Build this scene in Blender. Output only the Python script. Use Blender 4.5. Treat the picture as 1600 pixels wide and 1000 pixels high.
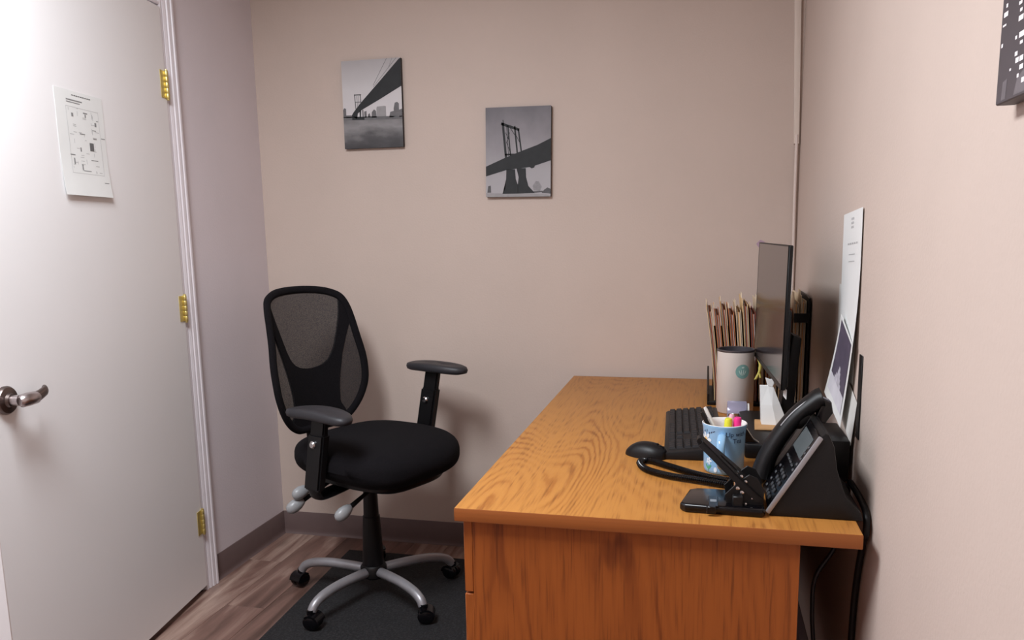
import bpy, bmesh, math, random
from math import sin, cos, pi, radians, sqrt
from mathutils import Vector, Matrix

random.seed(7)
for o in list(bpy.data.objects):
    bpy.data.objects.remove(o, do_unlink=True)
SC = bpy.context.scene
COL = SC.collection

# ------------------------------------------------------------------ camera
cam_d = bpy.data.cameras.new('camera')
cam = bpy.data.objects.new('camera', cam_d)
COL.objects.link(cam)
CR = Vector((0.97220839, 0.23349136, -0.01710638))
CU = Vector((-0.02070121, 0.15851664, 0.98713927))
CF = Vector((-0.23320014, 0.95935096, -0.15894476))
CP = Vector((1.76874, -2.98846, 1.27358))
cam.matrix_world = Matrix(((CR.x, CU.x, -CF.x, CP.x), (CR.y, CU.y, -CF.y, CP.y), (CR.z, CU.z, -CF.z, CP.z), (0, 0, 0, 1)))
cam_d.sensor_fit = 'HORIZONTAL'
cam_d.sensor_width = 36.0
cam_d.lens = 36.0 * 1234.987 / 1600.0
cam_d.shift_y = 66.137 / 1600.0
cam_d.clip_start = 0.02
SC.camera = cam

# ------------------------------------------------------------------ world, lights, exposure
wd = bpy.data.worlds.new('world')
SC.world = wd
wd.use_nodes = True
wd.node_tree.nodes['Background'].inputs[0].default_value = (0.9, 0.93, 1.0, 1)
wd.node_tree.nodes['Background'].inputs[1].default_value = 0.05

CEIL = 2.45
LIGHT_C = (0.93, 1.0, 1.06)
def area_light(name, loc, sx, sy, power):
    d = bpy.data.lights.new(name, 'AREA')
    d.shape = 'RECTANGLE'
    d.size = sx
    d.size_y = sy
    d.energy = power
    d.color = LIGHT_C
    o = bpy.data.objects.new(name, d)
    COL.objects.link(o)
    o.location = loc
    return o
area_light('troffer_light', (0.72, -2.12, CEIL - 0.035), 0.5, 1.05, 55.5)

SC.view_settings.view_transform = 'Standard'
SC.view_settings.look = 'None'
SC.view_settings.gamma = 1.0
SC.view_settings.use_curve_mapping = False
SC.view_settings.exposure = 0.0

# ------------------------------------------------------------------ helpers
def tag(o, label=None, cat=None, group=None, kind=None):
    if label: o['label'] = label
    if cat: o['category'] = cat
    if group: o['group'] = group
    if kind: o['kind'] = kind
    return o

def srgb(r, g, b):
    def f(c):
        c = c / 255.0
        return c / 12.92 if c <= 0.04045 else ((c + 0.055) / 1.055) ** 2.4
    return (f(r), f(g), f(b), 1.0)

def nodes_of(m):
    return m.node_tree.nodes, m.node_tree.links

def pmat(name, c, rough=0.5, metal=0.0, var=0.0, vscale=20.0, bump=0.0, bscale=200.0, spec=0.5, coat=0.0, stretch=None):
    m = bpy.data.materials.new(name)
    m.use_nodes = True
    N, L = nodes_of(m)
    b = N['Principled BSDF']
    b.inputs['Base Color'].default_value = c
    b.inputs['Roughness'].default_value = rough
    b.inputs['Metallic'].default_value = metal
    b.inputs['Specular IOR Level'].default_value = spec
    b.inputs['Coat Weight'].default_value = coat
    tc = N.new('ShaderNodeTexCoord')
    src = tc.outputs['Object']
    if stretch:
        mp = N.new('ShaderNodeMapping')
        mp.inputs['Scale'].default_value = stretch
        L.new(src, mp.inputs['Vector'])
        src = mp.outputs['Vector']
    if var > 0:
        n = N.new('ShaderNodeTexNoise')
        n.inputs['Scale'].default_value = vscale
        n.inputs['Detail'].default_value = 4
        L.new(src, n.inputs['Vector'])
        r = N.new('ShaderNodeValToRGB')
        r.color_ramp.elements[0].position = 0.3
        r.color_ramp.elements[1].position = 0.7
        r.color_ramp.elements[0].color = (c[0] * (1 - var), c[1] * (1 - var), c[2] * (1 - var), 1)
        r.color_ramp.elements[1].color = (min(1, c[0] * (1 + var)), min(1, c[1] * (1 + var)), min(1, c[2] * (1 + var)), 1)
        L.new(n.outputs['Fac'], r.inputs['Fac'])
        L.new(r.outputs['Color'], b.inputs['Base Color'])
    if bump > 0:
        n2 = N.new('ShaderNodeTexNoise')
        n2.inputs['Scale'].default_value = bscale
        n2.inputs['Detail'].default_value = 3
        L.new(src, n2.inputs['Vector'])
        bp = N.new('ShaderNodeBump')
        bp.inputs['Strength'].default_value = bump
        bp.inputs['Distance'].default_value = 0.002
        L.new(n2.outputs['Fac'], bp.inputs['Height'])
        L.new(bp.outputs['Normal'], b.inputs['Normal'])
    return m

def oak_mat(name, along, light, mid, dark, seed=0.0, freq=9.0):
    """Oak veneer: contour lines of stretched noise give the cathedral figure; fine pores along the grain."""
    m = bpy.data.materials.new(name)
    m.use_nodes = True
    N, L = nodes_of(m)
    b = N['Principled BSDF']
    b.inputs['Roughness'].default_value = 0.46
    b.inputs['Specular IOR Level'].default_value = 0.38
    tc = N.new('ShaderNodeTexCoord')
    mp = N.new('ShaderNodeMapping')
    sc = [3.2, 3.2, 3.2]
    sc[along] = 0.55
    mp.inputs['Scale'].default_value = sc
    mp.inputs['Location'].default_value = (seed, seed * 1.7, seed * 0.6)
    L.new(tc.outputs['Object'], mp.inputs['Vector'])
    n = N.new('ShaderNodeTexNoise')
    n.inputs['Scale'].default_value = 1.3
    n.inputs['Detail'].default_value = 1.0
    n.inputs['Roughness'].default_value = 0.25
    L.new(mp.outputs['Vector'], n.inputs['Vector'])
    nw = N.new('ShaderNodeTexNoise'); nw.inputs['Scale'].default_value = 9.0; nw.inputs['Detail'].default_value = 3
    L.new(mp.outputs['Vector'], nw.inputs['Vector'])
    wv = N.new('ShaderNodeMath'); wv.operation = 'MULTIPLY_ADD'; wv.inputs[1].default_value = 0.035
    L.new(nw.outputs['Fac'], wv.inputs[0]); L.new(n.outputs['Fac'], wv.inputs[2])
    mu = N.new('ShaderNodeMath'); mu.operation = 'MULTIPLY'; mu.inputs[1].default_value = freq * 6.28
    L.new(wv.outputs[0], mu.inputs[0])
    si = N.new('ShaderNodeMath'); si.operation = 'SINE'
    L.new(mu.outputs[0], si.inputs[0])
    mr = N.new('ShaderNodeMapRange')
    mr.inputs['From Min'].default_value = -1
    mr.inputs['From Max'].default_value = 1
    L.new(si.outputs[0], mr.inputs['Value'])
    ra = N.new('ShaderNodeValToRGB')
    e = ra.color_ramp.elements
    e[0].position = 0.0; e[0].color = light
    e[1].position = 1.0; e[1].color = mid
    e.new(0.62).color = tuple(0.78 * light[i] + 0.22 * mid[i] for i in range(4))
    nm = N.new('ShaderNodeTexNoise'); nm.inputs['Scale'].default_value = 2.6; nm.inputs['Detail'].default_value = 2
    L.new(mp.outputs['Vector'], nm.inputs['Vector'])
    ms_ = N.new('ShaderNodeMapRange'); ms_.inputs['From Min'].default_value = 0.36; ms_.inputs['From Max'].default_value = 0.66; ms_.inputs['To Min'].default_value = 0.15
    L.new(nm.outputs['Fac'], ms_.inputs['Value'])
    fm_ = N.new('ShaderNodeMath'); fm_.operation = 'MULTIPLY'
    L.new(mr.outputs[0], fm_.inputs[0]); L.new(ms_.outputs[0], fm_.inputs[1])
    L.new(fm_.outputs[0], ra.inputs['Fac'])
    # pores
    mp2 = N.new('ShaderNodeMapping')
    s2 = [230, 230, 230]; s2[along] = 9
    mp2.inputs['Scale'].default_value = s2
    L.new(tc.outputs['Object'], mp2.inputs['Vector'])
    n2 = N.new('ShaderNodeTexNoise'); n2.inputs['Scale'].default_value = 1.0; n2.inputs['Detail'].default_value = 2
    L.new(mp2.outputs['Vector'], n2.inputs['Vector'])
    r2 = N.new('ShaderNodeValToRGB')
    r2.color_ramp.elements[0].position = 0.5; r2.color_ramp.elements[0].color = (0, 0, 0, 1)
    r2.color_ramp.elements[1].position = 0.72; r2.color_ramp.elements[1].color = (1, 1, 1, 1)
    L.new(n2.outputs['Fac'], r2.inputs['Fac'])
    # pores concentrate on the dark early wood
    pm = N.new('ShaderNodeMath'); pm.operation = 'MULTIPLY'
    ad = N.new('ShaderNodeMath'); ad.operation = 'MULTIPLY_ADD'; ad.inputs[1].default_value = 0.40; ad.inputs[2].default_value = 0.16
    L.new(mr.outputs[0], ad.inputs[0])
    L.new(r2.outputs['Color'], pm.inputs[0]); L.new(ad.outputs[0], pm.inputs[1])
    mx = N.new('ShaderNodeMix'); mx.data_type = 'RGBA'
    L.new(pm.outputs[0], mx.inputs['Factor'])
    L.new(ra.outputs['Color'], mx.inputs['A'])
    mx.inputs['B'].default_value = dark
    L.new(mx.outputs['Result'], b.inputs['Base Color'])
    return m

def obj(name, me, mat=None, parent=None, mw=None):
    o = bpy.data.objects.new(name, me)
    COL.objects.link(o)
    if mat is not None and len(me.materials) == 0:
        for q in (mat if isinstance(mat, (list, tuple)) else [mat]):
            me.materials.append(q)
    if parent is not None:
        o.parent = parent
    if mw is not None:
        o.matrix_local = mw
    return o

def empty(name, loc=(0, 0, 0), rz=0.0, parent=None):
    o = bpy.data.objects.new(name, None)
    COL.objects.link(o)
    o.empty_display_size = 0.05
    o.location = loc
    o.rotation_euler = (0, 0, rz)
    if parent is not None:
        o.parent = parent
    return o

def finish(bm, name, smooth=False, angle=40):
    bmesh.ops.recalc_face_normals(bm, faces=bm.faces[:])
    me = bpy.data.meshes.new(name)
    if smooth:
        for f in bm.faces: f.smooth = True
        for e in bm.edges:
            if len(e.link_faces) == 2 and e.calc_face_angle(0) > radians(angle):
                e.smooth = False
    bm.to_mesh(me)
    bm.free()
    return me

def bm_box(bm, x0, x1, y0, y1, z0, z1, bev=0.0, seg=2):
    r = bmesh.ops.create_cube(bm, size=1.0)
    vs = r['verts']
    for v in vs:
        v.co = Vector(((x0 + x1) / 2 + v.co.x * (x1 - x0), (y0 + y1) / 2 + v.co.y * (y1 - y0), (z0 + z1) / 2 + v.co.z * (z1 - z0)))
    if bev > 0:
        es = list({e for v in vs for e in v.link_edges})
        bmesh.ops.bevel(bm, geom=es, offset=bev, segments=seg, affect='EDGES', profile=0.5)

def box(name, x0, x1, y0, y1, z0, z1, mat, parent=None, bev=0.0, seg=2, mw=None):
    bm = bmesh.new()
    bm_box(bm, x0, x1, y0, y1, z0, z1, bev, seg)
    return obj(name, finish(bm, name, bev > 0), mat, parent, mw)

def bm_tube(bm, pts, rad, n=10, cap=True, squash=None, up=Vector((0, 0, 1))):
    pts = [Vector(p) for p in pts]
    if not isinstance(rad, (list, tuple)): rad = [rad] * len(pts)
    rings = []
    prev = None
    for i, p in enumerate(pts):
        if i == 0: t = pts[1] - p
        elif i == len(pts) - 1: t = p - pts[i - 1]
        else: t = (pts[i + 1] - p).normalized() + (p - pts[i - 1]).normalized()
        t.normalize()
        if prev is None:
            a = up if abs(t.dot(up)) < 0.95 else Vector((1, 0, 0))
            nx = a.cross(t).normalized()
        else:
            nx = (prev - t * prev.dot(t)).normalized()
        prev = nx
        ny = t.cross(nx)
        r = rad[i]
        sx, sy = (r, r) if squash is None else (r * squash[0], r * squash[1])
        rings.append([bm.verts.new(p + nx * sx * cos(2 * pi * k / n) + ny * sy * sin(2 * pi * k / n)) for k in range(n)])
    for a, b in zip(rings, rings[1:]):
        for k in range(n):
            bm.faces.new((a[k], a[(k + 1) % n], b[(k + 1) % n], b[k]))
    if cap:
        bm.faces.new(rings[0][::-1]); bm.faces.new(rings[-1])

def tube(name, pts, rad, mat, parent=None, n=10, squash=None, mw=None):
    bm = bmesh.new()
    bm_tube(bm, pts, rad, n, True, squash)
    return obj(name, finish(bm, name, True, 50), mat, parent, mw)

def bm_lathe(bm, prof, n=32, cx=0, cy=0):
    rings = []
    for r, z in prof:
        if r < 1e-6:
            rings.append([bm.verts.new((cx, cy, z))])
        else:
            rings.append([bm.verts.new((cx + r * cos(2 * pi * k / n), cy + r * sin(2 * pi * k / n), z)) for k in range(n)])
    for a, b in zip(rings, rings[1:]):
        for k in range(n):
            if len(a) == 1 and len(b) == 1: continue
            if len(a) == 1: bm.faces.new((a[0], b[k], b[(k + 1) % n]))
            elif len(b) == 1: bm.faces.new((a[k], a[(k + 1) % n], b[0]))
            else: bm.faces.new((a[k], a[(k + 1) % n], b[(k + 1) % n], b[k]))

def lathe(name, prof, mat, parent=None, n=32, mw=None, angle=40):
    bm = bmesh.new()
    bm_lathe(bm, prof, n)
    return obj(name, finish(bm, name, True, angle), mat, parent, mw)

def bm_prism(bm, poly, h0, h1, bev=0.0, seg=2, axis='z'):
    """extrude a 2-D polygon; axis z: (x,y)->h=z, y: (x,z)->h=y, x: (y,z)->h=x"""
    def P(a, b, h):
        return {'z': (a, b, h), 'y': (a, h, b), 'x': (h, a, b)}[axis]
    A = [bm.verts.new(P(a, b, h0)) for a, b in poly]
    B = [bm.verts.new(P(a, b, h1)) for a, b in poly]
    n = len(poly)
    fs = [bm.faces.new(A), bm.faces.new(B[::-1])]
    for i in range(n):
        fs.append(bm.faces.new((A[i], B[i], B[(i + 1) % n], A[(i + 1) % n])))
    bmesh.ops.recalc_face_normals(bm, faces=fs)
    if bev > 0:
        es = list({e for f in fs[:2] for e in f.edges})
        bmesh.ops.bevel(bm, geom=es, offset=bev, segments=seg, affect='EDGES', profile=0.5)

def prism(name, poly, h0, h1, mat, parent=None, bev=0.0, seg=2, axis='z', mw=None, angle=35):
    bm = bmesh.new()
    bm_prism(bm, poly, h0, h1, bev, seg, axis)
    return obj(name, finish(bm, name, True, angle), mat, parent, mw)

def rrect(w, h, r, n=5, cx=0, cy=0):
    out = []
    for sx, sy, a0 in ((1, 1, 0), (-1, 1, 90), (-1, -1, 180), (1, -1, 270)):
        for k in range(n + 1):
            a = radians(a0 + 90 * k / n)
            out.append((cx + sx * (w / 2 - r) + r * cos(a), cy + sy * (h / 2 - r) + r * sin(a)))
    return out

def smooth_path(pts, sub=6):
    P = [Vector(p) for p in pts]
    out = []
    for i in range(len(P) - 1):
        p0 = P[max(i - 1, 0)]; p1 = P[i]; p2 = P[i + 1]; p3 = P[min(i + 2, len(P) - 1)]
        for k in range(sub):
            t = k / sub
            out.append(0.5 * ((2 * p1) + (p2 - p0) * t + (2 * p0 - 5 * p1 + 4 * p2 - p3) * t * t + (-p0 + 3 * p1 - 3 * p2 + p3) * t ** 3))
    out.append(P[-1])
    return out

def interp(tab, x):
    if x <= tab[0][0]: return tab[0][1]
    for (a, b), (c, d) in zip(tab, tab[1:]):
        if x <= c: return b + (d - b) * (x - a) / (c - a)
    return tab[-1][1]

def text_mesh(s, size):
    cu = bpy.data.curves.new('text', 'FONT')
    cu.body = s
    cu.size = size
    cu.align_x = 'CENTER'
    cu.align_y = 'CENTER'
    cu.resolution_u = 3
    o = bpy.data.objects.new('text', cu)
    COL.objects.link(o)
    dg = bpy.context.evaluated_depsgraph_get()
    me = bpy.data.meshes.new_from_object(o.evaluated_get(dg))
    bpy.data.objects.remove(o, do_unlink=True)
    return me

# ------------------------------------------------------------------ materials
def wall_mat(name, c):
    m = pmat(name, c, rough=0.62, var=0.025, vscale=3.0, bump=0.25, bscale=140.0, spec=0.35)
    return m
M_wall = wall_mat('beige wall paint', srgb(203, 185, 174))
M_wall_left = wall_mat('lilac grey wall paint', srgb(219, 209, 213))
M_ceil = pmat('ceiling white', srgb(225, 222, 218), 0.9, bump=0.2, bscale=90)
M_base = pmat('mauve brown vinyl base', srgb(104, 85, 83), 0.6, var=0.04)
M_door = pmat('white door paint', srgb(241, 238, 238), 0.45, var=0.012, vscale=2, bump=0.05, bscale=60)
M_trim = pmat('white trim paint', srgb(228, 220, 224), 0.4)
M_brass = pmat('polished brass', srgb(222, 204, 132), 0.38, 0.85, var=0.06, vscale=60)
M_steel = pmat('satin steel', srgb(190, 180, 180), 0.28, 1.0)
M_darksteel = pmat('dark bronze steel', srgb(120, 108, 104), 0.35, 1.0)  # darker, browner steel for the rosette and lever paddle
M_black = pmat('black plastic', srgb(13, 12, 14), 0.45, bump=0.1, bscale=600, spec=0.35)
M_blackgloss = pmat('glossy black plastic', srgb(9, 8, 11), 0.2, spec=0.4)
M_fabric = pmat('black seat fabric', srgb(20, 18, 21), 0.95, var=0.25, vscale=220, bump=0.5, bscale=700, spec=0.15)
M_pad = pmat('charcoal armrest rubber', srgb(44, 43, 47), 0.5, bump=0.15, bscale=500)
M_silver = pmat('silver grey painted metal', srgb(158, 156, 160), 0.38, 0.45, var=0.05, vscale=30)
M_chrome = pmat('bright metal', srgb(215, 213, 215), 0.2, 1.0)
M_greyknob = pmat('grey knob plastic', srgb(150, 150, 152), 0.35)
M_white = pmat('white paper', srgb(232, 232, 230), 0.7, var=0.015, vscale=15)
M_paper2 = pmat('cream paper', srgb(222, 219, 214), 0.7, var=0.02)
M_ink = pmat('grey ink', srgb(105, 103, 103), 0.8)
M_inkfaint = pmat('faint ink', srgb(188, 187, 187), 0.8)
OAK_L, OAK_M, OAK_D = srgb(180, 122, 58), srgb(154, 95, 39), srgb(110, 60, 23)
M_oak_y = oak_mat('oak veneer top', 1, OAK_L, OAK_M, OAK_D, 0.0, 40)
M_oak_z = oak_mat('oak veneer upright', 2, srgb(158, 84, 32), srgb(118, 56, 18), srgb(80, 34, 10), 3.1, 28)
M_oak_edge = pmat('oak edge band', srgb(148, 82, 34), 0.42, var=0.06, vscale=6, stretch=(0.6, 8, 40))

def plank_mat():
    m = bpy.data.materials.new('grey brown vinyl plank')
    m.use_nodes = True
    N, L = nodes_of(m)
    b = N['Principled BSDF']
    b.inputs['Roughness'].default_value = 0.42
    tc = N.new('ShaderNodeTexCoord')
    oi = N.new('ShaderNodeObjectInfo')
    off = N.new('ShaderNodeVectorMath'); off.operation = 'MULTIPLY_ADD'
    cmb = N.new('ShaderNodeCombineXYZ')
    L.new(oi.outputs['Random'], cmb.inputs[0]); L.new(oi.outputs['Random'], cmb.inputs[1])
    off.inputs[1].default_value = (37, 53, 0)
    L.new(cmb.outputs[0], off.inputs[0]); L.new(tc.outputs['Object'], off.inputs[2])
    mp = N.new('ShaderNodeMapping'); mp.inputs['Scale'].default_value = (9, 0.9, 1)
    L.new(off.outputs[0], mp.inputs['Vector'])
    n = N.new('ShaderNodeTexNoise'); n.inputs['Scale'].default_value = 1.6; n.inputs['Detail'].default_value = 5; n.inputs['Roughness'].default_value = 0.6; n.inputs['Distortion'].default_value = 0.6
    L.new(mp.outputs['Vector'], n.inputs['Vector'])
    ra = N.new('ShaderNodeValToRGB')
    e = ra.color_ramp.elements
    e[0].position = 0.28; e[0].color = srgb(80, 58, 50)
    e[1].position = 0.75; e[1].color = srgb(184, 158, 144)
    e.new(0.5).color = srgb(124, 94, 84)
    ad = N.new('ShaderNodeMath'); ad.operation = 'MULTIPLY_ADD'; ad.inputs[1].default_value = 0.22
    sb = N.new('ShaderNodeMath'); sb.operation = 'SUBTRACT'; sb.inputs[1].default_value = 0.11
    L.new(oi.outputs['Random'], ad.inputs[0]); L.new(n.outputs['Fac'], ad.inputs[2])
    L.new(ad.outputs[0], sb.inputs[0]); L.new(sb.outputs[0], ra.inputs['Fac'])
    # knots
    mp3 = N.new('ShaderNodeMapping'); mp3.inputs['Scale'].default_value = (7, 3.2, 1)
    L.new(off.outputs[0], mp3.inputs['Vector'])
    vo = N.new('ShaderNodeTexVoronoi'); vo.inputs['Scale'].default_value = 1.0
    L.new(mp3.outputs['Vector'], vo.inputs['Vector'])
    r3 = N.new('ShaderNodeValToRGB')
    r3.color_ramp.elements[0].position = 0.06; r3.color_ramp.elements[0].color = (0.45, 0.45, 0.45, 1)
    r3.color_ramp.elements[1].position = 0.2; r3.color_ramp.elements[1].color = (0, 0, 0, 1)
    L.new(vo.outputs['Distance'], r3.inputs['Fac'])
    mx = N.new('ShaderNodeMix'); mx.data_type = 'RGBA'
    L.new(r3.outputs['Color'], mx.inputs['Factor']); L.new(ra.outputs['Color'], mx.inputs['A'])
    mx.inputs['B'].default_value = srgb(88, 66, 62)
    L.new(mx.outputs['Result'], b.inputs['Base Color'])
    return m
M_plank = plank_mat()
M_under = pmat('dark joint filler', srgb(60, 46, 40), 0.8)

def mat_speckle():
    m = pmat('black rubber mat', srgb(30, 30, 34), 0.85, bump=0.6, bscale=260)
    N, L = nodes_of(m)
    b = N['Principled BSDF']
    tc = N.new('ShaderNodeTexCoord')
    n = N.new('ShaderNodeTexNoise'); n.inputs['Scale'].default_value = 150; n.inputs['Detail'].default_value = 3
    L.new(tc.outputs['Object'], n.inputs['Vector'])
    r = N.new('ShaderNodeValToRGB')
    r.color_ramp.elements[0].position = 0.45; r.color_ramp.elements[0].color = srgb(15, 14, 16)
    r.color_ramp.elements[1].position = 0.75; r.color_ramp.elements[1].color = srgb(44, 43, 46)
    L.new(n.outputs['Fac'], r.inputs['Fac']); L.new(r.outputs['Color'], b.inputs['Base Color'])
    return m
M_mat = mat_speckle()

def mesh_fabric():
    m = bpy.data.materials.new('see-through black mesh')
    m.use_nodes = True
    N, L = nodes_of(m)
    b = N['Principled BSDF']
    b.inputs['Base Color'].default_value = srgb(36, 32, 33)
    b.inputs['Roughness'].default_value = 0.8
    tr = N.new('ShaderNodeBsdfTransparent')
    mx = N.new('ShaderNodeMixShader')
    tc = N.new('ShaderNodeTexCoord')
    ck = N.new('ShaderNodeTexVoronoi'); ck.inputs['Scale'].default_value = 420
    L.new(tc.outputs['Object'], ck.inputs['Vector'])
    r = N.new('ShaderNodeMapRange'); r.inputs['From Max'].default_value = 1.0; r.inputs['To Min'].default_value = 0.77; r.inputs['To Max'].default_value = 0.98
    L.new(ck.outputs['Distance'], r.inputs['Value'])
    L.new(r.outputs[0], mx.inputs[0])
    L.new(tr.outputs[0], mx.inputs[1]); L.new(b.outputs[0], mx.inputs[2])
    L.new(mx.outputs[0], N['Material Output'].inputs['Surface'])
    return m
M_mesh = mesh_fabric()

def gradmat(name, stops, axis=2, rough=0.55, noise=0.0, nscale=4.0, spec=0.4):
    """printed picture tone: ramp along the object's Generated axis, with blotches"""
    m = bpy.data.materials.new(name)
    m.use_nodes = True
    N, L = nodes_of(m)
    b = N['Principled BSDF']
    b.inputs['Roughness'].default_value = rough
    b.inputs['Specular IOR Level'].default_value = spec
    tc = N.new('ShaderNodeTexCoord')
    sp = N.new('ShaderNodeSeparateXYZ')
    L.new(tc.outputs['Generated'], sp.inputs[0])
    n = N.new('ShaderNodeTexNoise'); n.inputs['Scale'].default_value = nscale; n.inputs['Detail'].default_value = 3
    L.new(tc.outputs['Generated'], n.inputs['Vector'])
    ma = N.new('ShaderNodeMath'); ma.operation = 'MULTIPLY_ADD'; ma.inputs[1].default_value = noise; 
    L.new(n.outputs['Fac'], ma.inputs[0]); L.new(sp.outputs[axis], ma.inputs[2])
    sb = N.new('ShaderNodeMath'); sb.operation = 'SUBTRACT'; sb.inputs[1].default_value = noise * 0.5
    L.new(ma.outputs[0], sb.inputs[0])
    ra = N.new('ShaderNodeValToRGB')
    e = ra.color_ramp.elements
    e[0].position = stops[0][0]; e[0].color = srgb(*stops[0][1])
    e[1].position = stops[-1][0]; e[1].color = srgb(*stops[-1][1])
    for p, c in stops[1:-1]:
        e.new(p).color = srgb(*c)
    L.new(sb.outputs[0], ra.inputs['Fac']); L.new(ra.outputs['Color'], b.inputs['Base Color'])
    return m

# ------------------------------------------------------------------ room shell
W = 2.0865
YF = -4.1            # wall behind the camera
HY = -0.5852         # hinge side of the doorway
DOOR_W, DOOR_H = 0.97, 2.035
LATCH = HY - DOOR_W - 0.006
def structure(o, label=None, cat=None):
    o['kind'] = 'structure'
    if label: o['label'] = label
    if cat: o['category'] = cat
    return o

fl = structure(box('floor', 0, W, YF, 0, -0.06, -0.0045, M_under), 'grey brown wood plank vinyl floor', 'floor')
pw, pl = 0.152, 1.22
ncol = int(math.ceil(W / pw))
plank_meshes = {}
for i in range(ncol):
    x0 = i * pw; x1 = min(W, x0 + pw)
    y = 0.0 + (-(0.37 * i) % pl)
    y = min(0.0, 0.0)
    first = 0.3 + ((i * 0.47) % 1.0) * 0.8
    yy = 0.0
    k = 0
    while yy > YF + 0.001:
        ln = first if k == 0 else pl
        y1 = yy; y0 = max(YF, yy - ln)
        key = (round(x1 - x0, 3), round(y1 - y0, 3))
        if key not in plank_meshes:
            bm = bmesh.new()
            bm_box(bm, -(x1 - x0) / 2 + 0.0006, (x1 - x0) / 2 - 0.0006, -(y1 - y0) / 2 + 0.0006, (y1 - y0) / 2 - 0.0006, -0.005, 0.0, 0.0008, 1)
            plank_meshes[key] = finish(bm, 'plank')
        p = obj('plank', plank_meshes[key], M_plank, fl)
        p.location = ((x0 + x1) / 2, (y0 + y1) / 2, 0)
        yy = y0; k += 1

ce = structure(box('ceiling', -0.12, W + 0.12, YF - 0.12, 0.12, CEIL, CEIL + 0.08, M_ceil), 'white painted ceiling', 'ceiling')
structure(box('wall_back', -0.12, W + 0.12, 0, 0.12, -0.06, CEIL, M_wall), 'beige painted back wall behind the desk and chair', 'wall')
structure(box('wall_right', W, W + 0.12, YF, 0, -0.06, CEIL, M_wall), 'beige painted right wall beside the desk', 'wall')
structure(box('wall_front', -0.12, W + 0.12, YF - 0.12, YF, -0.06, CEIL, M_wall), 'beige wall behind the viewer', 'wall')
# left wall with the doorway
bm = bmesh.new()
bm_box(bm, -0.12, 0, HY + 0.002, 0, -0.06, CEIL)
bm_box(bm, -0.12, 0, YF, LATCH - 0.002, -0.06, CEIL)
bm_box(bm, -0.12, 0, LATCH - 0.002, HY + 0.002, DOOR_H + 0.015, CEIL)
structure(obj('wall_left', finish(bm, 'wall_left'), M_wall_left), 'lilac grey painted wall beside the door', 'wall')
structure(box('wall_hall', -1.25, -1.15, LATCH - 1.0, HY + 0.6, -0.06, CEIL, M_wall_left), 'hall wall beyond the doorway', 'wall')
structure(box('floor_hall', -1.15, 0.0, LATCH - 1.0, HY + 0.6, -0.06, -0.004, M_under), 'hall floor beyond the doorway', 'floor')

# baseboards (vinyl cove base)
cove = [(0, 0), (0.011, 0), (0.0075, 0.003), (0.0045, 0.010), (0.0035, 0.02), (0.0035, 0.097), (0.002, 0.0992), (0, 0.0992)]
bm = bmesh.new()
bm_prism(bm, [(-a, b) for a, b in cove], 0.004, 1.99, axis='x')
structure(obj('baseboard_back', finish(bm, 'baseboard_back', True), M_base), 'mauve brown vinyl baseboard under the back wall', 'baseboard')
bm = bmesh.new()
bm_prism(bm, cove, -0.5165, -0.001, axis='y')
structure(obj('baseboard_left', finish(bm, 'baseboard_left', True), M_base), 'mauve brown vinyl baseboard right of the door casing', 'baseboard')
bm = bmesh.new()
bm_prism(bm, [(W - a, b) for a, b in cove], YF, -0.001, axis='y')
structure(obj('baseboard_right', finish(bm, 'baseboard_right', True), M_base), 'mauve brown vinyl baseboard along the right wall', 'baseboard')

# door casing: fluted profile, hinge side, latch side and head
def casing_profile(w=0.068):
    t = [(0, 0.0), (0, 0.012), (0.004, 0.014), (0.009, 0.014), (0.0105, 0.009), (0.0145, 0.009), (0.016, 0.013), (0.026, 0.016), (0.029, 0.012),
         (0.033, 0.012), (0.036, 0.017), (0.047, 0.018), (0.0495, 0.014), (0.053, 0.014), (0.056, 0.019), (0.064, 0.019), (w, 0.016), (w, 0)]
    return t
cp = casing_profile()
bm = bmesh.new()
bm_prism(bm, [(t, HY + 0.0005 + d) for d, t in cp], -0.001, DOOR_H + 0.006 + 0.068, axis='z')
structure(obj('trim_1', finish(bm, 'trim_1'), M_trim), 'white fluted door casing on the hinge side', 'trim')
bm = bmesh.new()
bm_prism(bm, [(t, LATCH - 0.0005 - d) for d, t in cp], -0.001, DOOR_H + 0.006 + 0.068, axis='z')
structure(obj('trim_2', finish(bm, 'trim_2'), M_trim), 'white fluted door casing on the latch side', 'trim')
bm = bmesh.new()
bm_prism(bm, [(t, DOOR_H + 0.006 + d) for d, t in cp], LATCH, HY, axis='y')
structure(obj('trim_3', finish(bm, 'trim_3'), M_trim), 'white fluted door casing above the door', 'trim')
bm = bmesh.new()
bm_box(bm, -0.119, -0.0005, HY - 0.0, HY + 0.0018, 0, DOOR_H + 0.012)
bm_box(bm, -0.119, -0.0005, LATCH - 0.0018, LATCH, 0, DOOR_H + 0.012)
bm_box(bm, -0.119, -0.0005, LATCH, HY, DOOR_H + 0.006, DOOR_H + 0.014)
bm_box(bm, -0.07, -0.058, HY - 0.012, HY, 0, DOOR_H)
bm_box(bm, -0.07, -0.058, LATCH, LATCH + 0.012, 0, DOOR_H)
structure(obj('trim_4', finish(bm, 'trim_4'), M_trim), 'white door jamb lining', 'trim')

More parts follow.
